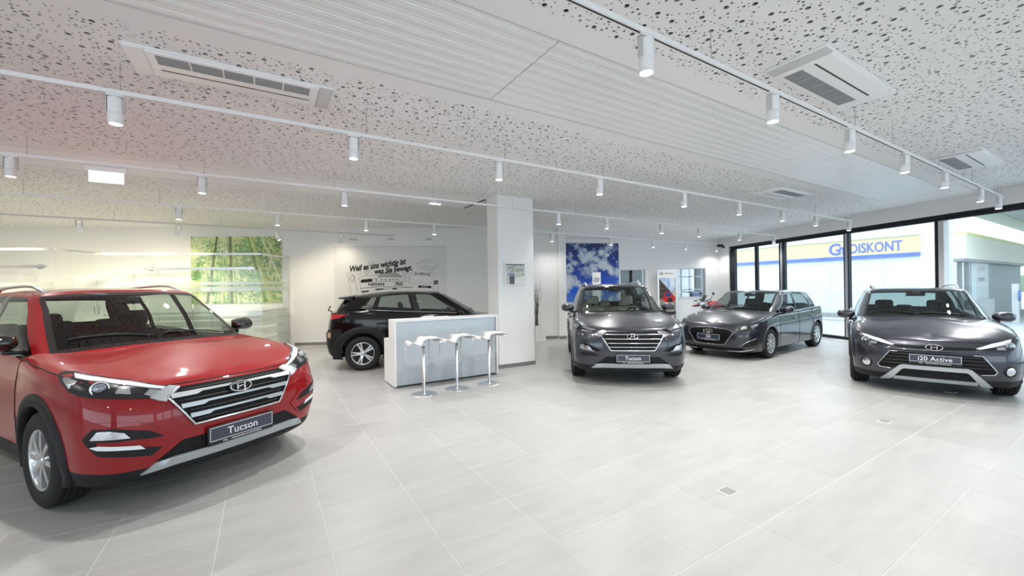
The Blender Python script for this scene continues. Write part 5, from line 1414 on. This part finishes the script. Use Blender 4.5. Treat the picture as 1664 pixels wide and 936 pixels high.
ink('drawn_building', [[(345, 655), (310, 475), (325, 455), (380, 443), (550, 437)], [(325, 600), (340, 592), (560, 578), (760, 580), (970, 590)], [(327, 603), (345, 597), (560, 584), (760, 586), (970, 596)], [(470, 480), (520, 478)], [(815, 460), (815, 515)], [(480, 515), (850, 520)], [(495, 602), (498, 640)], [(510, 600), (512, 635)], [(525, 600), (525, 635)], [(620, 595), (640, 612), (700, 600)]],
    [[(330, 500), (345, 488), (470, 478), (476, 516), (335, 530)], [(340, 630), (430, 622), (430, 640), (345, 650)], [(515, 605), (600, 598), (620, 612), (520, 622)], [(710, 604), (760, 596), (790, 612), (720, 616)]])
ink('drawn_windows', [sq(x, 490, 13, 16) + [(x - 13, 474)] for x in (528, 592, 640, 690, 737, 782)], [[(x - 10, 500), (x + 8, 500), (x + 8, 494), (x - 4, 494), (x - 4, 480), (x - 10, 480)] for x in (528, 592, 640, 690, 737, 782)], w=.004)
ink('drawn_roof', [], [[(540, 455), (600, 410), (770, 410), (835, 455)]], mt='inkg'); ink('roof_line', [[(540, 457), (835, 457)], [(540, 455), (600, 410), (770, 410), (835, 455)]], w=.010)
ink('drawn_flags', [[(952, 407), (1250, 412), (1200, 550), (928, 540), (952, 407)], sq(862, 460, 16, 52) + [(846, 408)], sq(905, 468, 20, 50) + [(885, 418)], circ(1155, 312, 128, 56), [(1030, 290), (1080, 292), (1120, 275)], [(1130, 300), (1165, 268), (1205, 300)], [(1085, 330), (1240, 338)], [(1180, 380), (1235, 360), (1215, 392)]], w=.005)
ink('drawn_balls', [circ(462, 278, 36, 30), [(430, 285), (490, 270)], [(432, 300), (492, 282)], circ(315, 400, 30, 30), circ(405, 385, 38, 38), [(380, 395), (430, 380)], circ(405, 400, 18, 14)], w=.005)
ink('drawn_sign', [[(1235, 560), (1222, 655)], [(1287, 556), (1280, 655)]], [[(1232, 515), (1290, 506), (1288, 553), (1234, 560)], [(1040, 570), (1205, 578), (1200, 606), (1035, 596)]])
ink('drawn_cars', [circ(740, 606, 30, 10, 180, 360), circ(880, 604, 45, 9, 180, 360), circ(640, 608, 30, 10, 180, 360)], w=.005)
def mtext(txt, zx, zy, size, rot, shear, bold, mt='ink', xs=1.0, y=-.0165):
    x, z = mz(zx, zy); o = text_mesh('lettering', txt, size, M[mt], t, (x, y, z), (PI / 2, -rot, 0), shear, bold, xs=xs); return o
mtext('Weil es uns wichtig ist', 535, 318, .235, .135, .35, .009, xs=.76); mtext('was Sie bewegt.', 730, 372, .215, .105, .35, .008, xs=.80)
mtext('NISSAN', 522, 550, .118, 0, 0, .004, xs=1.15); mtext('FIGL', 800, 549, .125, 0, .3, .004, xs=1.0); mtext('Eröffnung', 1092, 428, .115, -.02, .3, .001, xs=1.05)
mtext('NISSAN', 1118, 589, .045, -.05, 0, .0, mt='banner', xs=1.2); mtext('FIGL', 1262, 533, .06, .1, 0, .0, mt='banner')
# socket strips above the banner
for i, xx in enumerate((-4.63, -3.56, -2.47)):
    s_ = thing('socket_strip', ('first', 'second', 'third')[i] + ' small triple socket strip from the office side above the drawn banner', 'socket', (*lpt(xx, .002), 3.07), LANG, 'socket strips above the banner')
    MB().box(-.11, .11, -.008, 0, -.035, .035).build('cover_plate', M['white'], s_)
    for k in range(3): MB().box(-.085 + .065 * k, -.045 + .065 * k, -.012, -.006, -.02, .02).build('socket', M['grey'], s_)

# ================================================================ glass office
M['offwall'] = M['wall']
EP = [(-6.36, 11.62), (-6.36, 10.36), (-9.80, 9.75), (-9.66, 8.60), (-14.8, 7.70)]
GH_ = 2.53
for i in range(4):
    p0, p1 = EP[i], EP[i + 1]; d = Vector((p1[0] - p0[0], p1[1] - p0[1])); ang = math.atan2(d.y, d.x); Ln = d.length
    lb = ['glass partition panel returning to the wall beside the drawer cabinet', 'long glass office partition with frosted stripes in front of the bamboo print', 'short glass return between the two office fronts', 'glass office partition behind the red car roof'][i]
    g_ = thing('glass_partition', lb, 'glass partition', (*p0, 0), ang, 'office glass partitions')
    n = max(1, round(Ln / 1.15)); wpn = Ln / n
    for k in range(n): MB().box(k * wpn + .003, (k + 1) * wpn - .003, -.005, .005, .03, GH_).build('glass_pane', M['glass'], g_)
    MB().box(0, Ln, -.022, .022, GH_ - .02, GH_ + .03).build('top_rail', M['alu'], g_); MB().box(0, Ln, -.02, .02, 0, .035).build('floor_rail', M['alu'], g_)
    for (z0, z1) in ((.10, .40), (.46, .66), (.71, .86), (.90, 1.0), (1.03, 1.10), (1.60, 1.72), (1.76, 1.84)):
        if i != 2: MB().box(.01, Ln - .01, -.0075, -.0055, z0, z1).build('frosted_stripe', M['frost'], g_)
    for k in range(1, n): MB().box(k * wpn - .003, k * wpn + .003, -.006, .006, .03, GH_).build('pane_joint', M['lgrey'], g_)
def rail(i, t0, t1, lb):
    p0, p1 = Vector(EP[i]), Vector(EP[i + 1]); a, b = p0.lerp(p1, t0), p0.lerp(p1, t1); d = b - a
    r = thing('sliding_door_rail', lb, 'door rail', (a.x, a.y, 2.17), math.atan2(d.y, d.x))
    MB().box(0, d.length, .03, .08, -.03, .03).build('rail', M['alu'], r)
    for k in (.05, .95): MB().box(d.length * k - .03, d.length * k + .03, .005, .05, -.05, .05).build('bracket', M['alu'], r)
    MB().box(d.length * .52, d.length * .98, .045, .055, -2.14, -.03).build('door_leaf', M['glass'], r)
    MB().tube([(d.length * .57, .09, -1.30), (d.length * .57, .09, -.90)], .012, 8).build('pull_handle', M['alu'], r)
rail(1, .04, .735, 'aluminium sliding door rail on the office glass in front of the bamboo print')
rail(3, .02, .45, 'aluminium sliding door rail on the office glass above the red car')
def cabinet(x, w, d, h, label, nd, door=True):
    c = thing('office_cabinet', label, 'cabinet', (*lpt(x, .02), 0), LANG, 'white office cabinets')
    MB().box(0, w, -d, 0, .06, h).build('body', M['white'], c); MB().box(.02, w - .02, -d + .03, 0, 0, .06).build('plinth', M['grey'], c)
    if nd:
        hh = (h - .10) / nd
        for k in range(nd):
            dr = MB().box(.005, w - .005, -d - .018, -d, .08 + k * hh, .08 + (k + 1) * hh - .008).build('drawer', M['white'], c)
            MB().box(w * .25, w * .75, -d - .030, -d - .017, .08 + (k + .72) * hh, .08 + (k + .80) * hh).build('handle', M['grey'], dr)
    else:
        for k in range(2):
            dr = MB().box(.005 + k * w / 2, (k + 1) * w / 2 - .005, -d - .018, -d, .08, h - .005).build('door', M['white'], c)
            MB().box(w / 2 + (-.06 if k == 0 else .045), w / 2 + (-.045 if k == 0 else .06), -d - .035, -d - .017, h * .5, h * .5 + .2).build('handle', M['alu'], dr)
cabinet(-7.35, .80, .45, 1.12, 'white drawer cabinet under the bamboo print behind the glass', 4)
cabinet(-11.6, 1.1, .45, 2.10, 'tall white two-door office cabinet beside the bamboo print', 0)
cabinet(-14.0, 1.1, .45, 2.10, 'tall white two-door office cabinet at the far office wall', 0)
t = thing('office_desk', 'white office desk behind the red car seen through the glass', 'desk', (-8.4, 10.9, 0), LANG)
MB().box(-.8, .8, -.35, .35, .72, .75).build('desk_top', M['white'], t)
for sx_ in (-.75, .75): MB().box(sx_ - .02, sx_ + .02, -.33, .33, 0, .72).build('leg', M['lgrey'], t)
# CCTV
t = thing('security_camera', 'small dark security camera on a ceiling stalk in the corner by the windows', 'camera', (8.12, 15.95, 0), 0)
MB().tube([(0, 0, CEIL), (0, 0, 3.15)], .012, 8).build('stalk', M['lgrey'], t); MB().box(-.05, .16, -.06, .06, 3.07, 3.17, c=.02).build('camera_body', M['black'], t); MB().box(.14, .20, -.075, .045, 3.02, 3.10, c=.015).build('lens_hood', M['dark'], t)
# plant
t = thing('potted_grass', 'tall ornamental grass in a grey tapered pot behind the column', 'plant', (.72, 12.15, 0), GRID)
m = MB(); m.add([(sx_ * r, sy_ * r, z) for z, r in ((0, .21), (.46, .13), (.46, .11), (.40, .11)) for sx_, sy_ in ((-1, -1), (1, -1), (1, 1), (-1, 1))], [(4 * l + k, 4 * l + (k + 1) % 4, 4 * l + 4 + (k + 1) % 4, 4 * l + 4 + k) for l in range(3) for k in range(4)] + [(12, 13, 14, 15), (3, 2, 1, 0)]); m.build('pot', M['lgrey'], t)
M['leaf'] = mat('dry_green_leaf', (.13, .15, .10), .6, var=.2); rnd = random.Random(5)
for k in range(26):
    a = rnd.uniform(0, 2 * PI); ln = rnd.uniform(.7, 1.45); sp = rnd.uniform(.02, .22); w_ = .006
    q = [(rnd.uniform(-.06, .06) + math.cos(a) * sp * s_ ** 2, rnd.uniform(-.04, .04) * 0 + math.sin(a) * sp * s_ ** 2, .40 + ln * s_) for s_ in np.linspace(0, 1, 6)]
    MB().tube(q, [w_, w_, w_ * .9, w_ * .7, w_ * .5, w_ * .15], 4).build('blade', M['leaf'], t)

# ================================================================ interior windows and the workshop behind
for i, (w_, nm) in enumerate(((W1, 'window_2'), (W2, 'window_3'))):
    s0, s1_, z0, z1 = w_; o = struct(MB().box(s0, s0 + .03, .02, .10, z0, z1).box(s1_ - .03, s1_, .02, .10, z0, z1).box(s0, s1_, .02, .10, z0, z0 + .03).box(s0, s1_, .02, .10, z1 - .03, z1).build(nm, M['lgrey'], loc=(*rpt(1.62), 0), rz=RANG))
    MB().box(s0 + .03, s1_ - .03, .05, .058, z0 + .03, z1 - .03).build('pane', M['winglass'], o)
    MB().box(s0 - .02, s1_ + .02, -.03, .3, z0 - .03, z0).build('window_sill', M['white'], o)
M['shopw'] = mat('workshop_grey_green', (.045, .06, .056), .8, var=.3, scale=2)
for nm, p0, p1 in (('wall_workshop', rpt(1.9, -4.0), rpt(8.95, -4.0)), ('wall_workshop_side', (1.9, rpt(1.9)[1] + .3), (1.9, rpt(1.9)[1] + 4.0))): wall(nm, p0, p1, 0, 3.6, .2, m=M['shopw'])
wall('wall_workshop_end', (8.85, rpt(8.85)[1] + .35), (8.85, rpt(8.85)[1] + 4.0), 0, 3.6, .15, [(.6, 3.2, .3, 2.9)], m=M['wall'], flip=-1)
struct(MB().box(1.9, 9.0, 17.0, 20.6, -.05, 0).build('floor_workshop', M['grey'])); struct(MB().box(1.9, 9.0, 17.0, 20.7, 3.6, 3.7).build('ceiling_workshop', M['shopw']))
t = thing('car_lift', 'dark two-post workshop lift seen through the interior window by the windows', 'car lift', (7.7, 18.4, 0), RANG); M['blue'] = mat('lift_blue', (.05, .09, .28), .5)
for xx in (-.75, .75):
    p_ = MB().box(xx - .11, xx + .11, -.1, .1, 0, 3.1).build('post', M['black'], t)
    MB().box(xx - .3, xx + .3, -.12, .12, .95, 1.32).build('carriage', M['blue'], p_)
MB().box(-.85, .85, -.1, .1, 3.1, 3.25).build('cross_beam', M['black'], t)
t = thing('roller_door', 'bright white roller door of the workshop behind the interior window', 'door', (7.8, 19.9, 0), RANG)
MB().box(-.9, .9, 0, .06, .1, 3.2).build('door_leaf', M['litpanel'] if 'litpanel' in M else M['white'], t)
for k in range(6): MB().box(-.9, .9, -.02, .0, .5 + .5 * k, .53 + .5 * k).build('rib', M['lgrey'], t)
t = thing('pipe_rack', 'grey horizontal pipes crossing behind the interior window', 'pipes', (7.4, 17.6, 0), RANG)
for (z, z2) in ((1.95, 1.97), (1.40, 1.42)): MB().tube([(-.8, 0, z), (1.5, 0, z2)], .02, 8).build('pipe', M['satin'], t)
MB().tube([(-.1, 0, 0), (-.1, 0, 2.3)], .03, 8).build('upright', M['satin'], t); MB().tube([(0, .1, 1.32), (1.3, .1, 1.2)], .025, 8).build('pipe', M['grey'], t)
t = thing('tool_shelf', 'dark workshop shelf seen through the window beside the cloud poster', 'shelf', (5.4, 18.6, 0), RANG)
for xx in (-.6, .6): MB().box(xx - .03, xx + .03, -.2, .2, 0, 2.4).build('upright', M['grey'], t)
for z in (.6, 1.1, 1.6, 2.1): MB().box(-.6, .6, -.2, .2, z, z + .03).build('shelf_board', M['lgrey2'] if 'lgrey2' in M else M['grey'], t)
MB().box(.25, .32, -.22, -.2, 1.2, 1.85).build('label_strip', M['white'], t)

# ================================================================ motorcycle
mo = thing('motorcycle', 'black and red motorcycle with round mirror parked behind the graphite hatchback', 'motorcycle', (7.05, 13.95, 0), .12)
M['motored'] = mat('motorcycle_red', (.45, .02, .03), .25, coat=1.)
for xx in (-.72, .72):
    w_ = MB().lathe([(.24, -.05), (.29, -.055), (.315, -.03), (.32, 0), (.315, .03), (.29, .055), (.24, .05)], 32, M=Matrix.Translation((xx, 0, .32)) @ Matrix.Rotation(PI / 2, 4, 'X')).build('wheel', M['rubber'], mo)
    r_ = MB().lathe([(.22, -.03), (.245, -.035), (.245, .035), (.22, .03)], 32, M=Matrix.Translation((xx, 0, .32)) @ Matrix.Rotation(PI / 2, 4, 'X'))
    for k in range(6): a = k * PI / 3; r_.tube([(xx, 0, .32), (xx + .23 * math.cos(a), 0, .32 + .23 * math.sin(a))], .010, 5)
    r_.build('rim', M['black'], w_)
f_ = MB()
for yy in (-.09, .09): f_.tube([(-.72, yy, .32), (-.50, yy, .98)], .022, 8)
f_.build('fork', M['satin'], mo)
MB().tube([(-.50, -.40, 1.06), (-.48, -.25, 1.10), (-.50, 0, 1.04), (-.48, .25, 1.10), (-.50, .40, 1.06)], .012, 8).build('handlebar', M['black'], mo)
for yy in (-1, 1):
    hg = MB(); hg.tube([(-.52, yy * .44, 1.03), (-.62, yy * .40, 1.03), (-.64, yy * .26, 1.05)], .030, 8, flat=.5); hg.build('hand_guard', M['black'], mo)
    mr_ = MB().tube([(-.48, yy * .28, 1.10), (-.44, yy * .33, 1.20), (-.42, yy * .36, 1.26)], .007, 6).build('mirror_stalk', M['black'], mo)
    MB().lathe([(0, .012), (.045, .01), (.052, 0), (.045, -.012), (0, -.02)], 16, M=Matrix.Translation((-.41, yy * .37, 1.30)) @ Matrix.Rotation(1.2, 4, 'Y')).build('mirror_head', M['black'], mr_)
bk = MB(); bk.add([(-.98, 0, .86), (-.62, -.07, .97), (-.62, .07, .97), (-.62, -.10, .86), (-.62, .10, .86), (-.50, 0, 1.02)], [(0, 1, 2), (0, 3, 1), (0, 2, 4), (0, 4, 3), (1, 5, 2), (1, 3, 5), (2, 5, 4)]); bk.build('beak', M['black'], mo)
MB().tube([(-.95, -.005, .875), (-.64, -.075, .975)], .012, 6).tube([(-.95, .005, .875), (-.64, .075, .975)], .012, 6).build('beak_stripe', M['motored'], mo)
MB().box(-.74, -.58, -.10, .10, .86, 1.00, c=.03).build('headlamp', M['hlchrome'] if 'hlchrome' in M else M['chrome'], mo)
MB().tube([(-.80, -.02, .93), (-.86, -.10, .92)], .018, 6).build('indicator', M['amber'] if 'amber' in M else M['motored'], mo)
bm = bmesh.new(); bmesh.ops.create_uvsphere(bm, u_segments=18, v_segments=10, radius=1); tk = MB(); bm.verts.index_update()
tk.add([(-.16 + v.co.x * .32, v.co.y * .15, .90 + v.co.z * .15) for v in bm.verts], [[v.index for v in f.verts] for f in bm.faces], 0, True); bm.free(); tk.build('tank', M['motored'], mo)
MB().box(.10, .72, -.13, .13, .80, .90, c=.04).build('seat', M['black'], mo); MB().box(-.30, .25, -.15, .15, .30, .70, c=.05).build('engine', M['grey'], mo)
MB().tube([(.72, 0, .32), (.15, 0, .45)], .035, 8).build('swing_arm', M['black'], mo); MB().box(.62, .95, -.09, .09, .82, .90, c=.03).build('tail', M['motored'], mo)
MB().tube([(.0, .16, .35), (.5, .18, .42), (.85, .18, .55)], .045, 10).build('exhaust', M['satin'], mo); MB().tube([(.1, -.1, .35), (.22, -.30, .0)], .014, 6).build('side_stand', M['black'], mo)
ws = MB(); ws.add([(-.60, -.13, 1.02), (-.60, .13, 1.02), (-.46, -.10, 1.24), (-.46, .10, 1.24)], [(0, 1, 3, 2)]); ws.build('wind_screen', M['blackg'], mo)
# ================================================================ outside the window front
M['conc'] = mat('pale_concrete', (.55, .57, .57), .8, var=.06, scale=.6); M['rend'] = mat('white_facade', (.78, .82, .84), .7, var=.015, scale=.4)
M['signy'] = mat('sign_yellow', (.84, .83, .36), .45, var=.02); M['signb'] = mat('sign_blue', (.14, .20, .58), .45); M['signl'] = mat('sign_letter_blue', (.17, .19, .56), .45); M['canopy'] = mat('canopy_grey', (.40, .44, .45), .6)  # sign yellow and blues paled: outdoor haze and overexposure put into the colour
g_ = MB(); g_.prism([wpt(60), (120, 60), (120, -40), wpt(-40)], -.10, -.03); struct(g_.build('ground_outside', M['conc']))
BX = W(*to_ab(16.84, 15.75)); bang = GRID + PI / 2                      # face of the neighbour building runs along the grid's cross direction
t = thing('neighbour_building', 'pale neighbour building with wide yellow sign band across the street', 'building', (16.84, 15.75, -.03), bang)
MB().box(.31, 26, -.68, 0, 0, 5.4).build('wall', M['rend'], t)                # local x: away to the back, local +y: towards the showroom
for k in range(1, 5): MB().box(.31, 26, 0, .006, k * 1.1 - .01, k * 1.1).build('facade_joint', M['lgrey'], t)
for k in range(1, 14): MB().box(k * 1.9, k * 1.9 + .01, 0, .006, 0, 5.4).build('facade_joint', M['lgrey'], t)
MB().box(.31, 26, 0.007, .25, -.02, .25).build('gravel_strip', M['grey'], t); MB().box(.31, 26, .25, 1.6, -.02, .06).build('kerb', M['conc'], t)
sg = thing('sign_band', 'long yellow shop sign with blue letters on the neighbour building', 'sign', (16.84, 15.75, -.03), bang)
S0, S1 = .75, 8.9
MB().box(S0, S1, .01, .12, 2.83, 3.50).build('sign_board', M['signy'], sg); MB().box(S0, S1, .01, .125, 2.68, 2.83).build('blue_strip', M['signb'], sg); MB().box(S0, S1, .01, .16, 3.50, 3.53).build('cap', M['grey'], sg)
def fit_text(nm, body, size, s0, s1, z, bold):
    o = text_mesh(nm, body, size, M['signl'], sg, ((s0 + s1) / 2, .128, z), (PI / 2, 0, PI), bold=bold, extrude=.01)
    w_ = max(v.co.x for v in o.data.vertices) - min(v.co.x for v in o.data.vertices); o.scale = ((s1 - s0) / w_, 1, 1); return o
fit_text('lettering', 'DISKONT', .60, 1.27, 3.02, 3.12, .012); fit_text('logo_letter', 'G', .74, 3.34, 3.80, 3.13, .02); fit_text('logo_letter', 'T', .50, 3.10, 3.40, 3.04, .025)
# filling-station shop: second face of the same block, running away along the grid
t = thing('station_shop', 'filling station shop front with cream fascia and glass doors beyond the corner', 'building', (16.84, 15.75, -.03), GRID)
MB().box(0, .75, -.02, .3, 0, 5.4).build('corner_pier', M['rend'], t)
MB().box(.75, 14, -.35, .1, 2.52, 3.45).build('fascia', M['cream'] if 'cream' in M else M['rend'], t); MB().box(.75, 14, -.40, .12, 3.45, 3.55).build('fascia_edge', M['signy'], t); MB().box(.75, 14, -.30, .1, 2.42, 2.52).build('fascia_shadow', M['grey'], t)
MB().box(.75, 3.9, .08, .12, .05, 2.42).build('shop_glass', M['winglass'], t)
for xx in (2.05, 3.1): MB().box(xx - .05, xx + .05, .0, .14, 0, 2.45).build('door_post', M['grey'], t)
MB().box(.75, 3.9, .0, .14, 0, .06).build('threshold', M['grey'], t)
MB().box(3.9, 6.2, -.05, .3, 0, 2.45).build('white_wall', M['rend'], t); MB().box(6.2, 14, .0, .3, 0, 2.45).build('far_wall', M['canopy'], t)
for k in range(3): MB().box(4.35 + .38 * k, 4.55 + .38 * k, -.08, -.04, 2.05, 2.3).build('vent', M['lgrey'], t); MB().box(4.42 + .38 * k, 4.50 + .38 * k, -.08, -.04, 1.62, 1.78).build('socket', M['grey'], t)
MB().box(4.0, 4.75, -.45, -.05, 0, .85).build('bin_box', M['lgrey'], t); MB().box(5.0, 5.3, -.35, -.05, 0, .8).build('bin_box', M['lgrey'], t)
t = thing('station_interior', 'bright shelves inside the filling station shop', 'shop interior', (16.84, 15.75, -.03), GRID)
MB().box(.9, 3.8, 2.4, 2.5, 0, 2.4).build('back_wall', M['rend'], t)
for k in range(3): MB().box(1.0 + k, 1.7 + k, 1.2, 1.6, 0, 1.3).build('shelf', M['lgrey'], t)
t = thing('price_pillar', 'slim pale service pillar with blue round sign in front of the shop', 'sign', W(*(np.array(to_ab(16.84, 15.75)) + (2.0, -1.4))) + (-.03,), GRID)
MB().box(-.12, .12, -.08, .08, 0, 1.5).build('post', M['lgrey'], t); MB().lathe([(0, .02), (.2, .02), (.22, 0), (0, -.02)], 24, M=Matrix.Translation((0, -.1, 1.05)) @ Matrix.Rotation(PI / 2, 4, 'X')).build('round_sign', M['signb'], t)
cy = thing('station_canopy', 'large grey filling station canopy overhead outside', 'canopy', (*W(*(np.array(to_ab(16.84, 15.75)) + (.9, -1.0))), 0), GRID)
MB().box(0, 22, -14, .9, 4.35, 5.2).build('canopy_roof', M['canopy'], cy)
for k in range(26): MB().box(.05, 22, -13.9 + k * .56, -13.87 + k * .56, 4.335, 4.35).build('ceiling_joint', M['grey'], cy)
for xx in (6, 15): MB().box(xx - .2, xx + .2, -8.2, -7.8, -.03, 4.35).build('canopy_post', M['rend'], cy)
M_h = mat('hill_green', (.12, .17, .10), .9, var=.4, scale=.2)
for i, (x, y, h, w_) in enumerate(((95, 50, 9, 24), (100, 22, 7, 26))):
    hb = MB(); hb.lathe([(0, h), (w_ * .4, h * .85), (w_ * .75, h * .45), (w_, 0)], 28); struct(hb.build('hill_outside', M_h, loc=(x, y, -.1)))
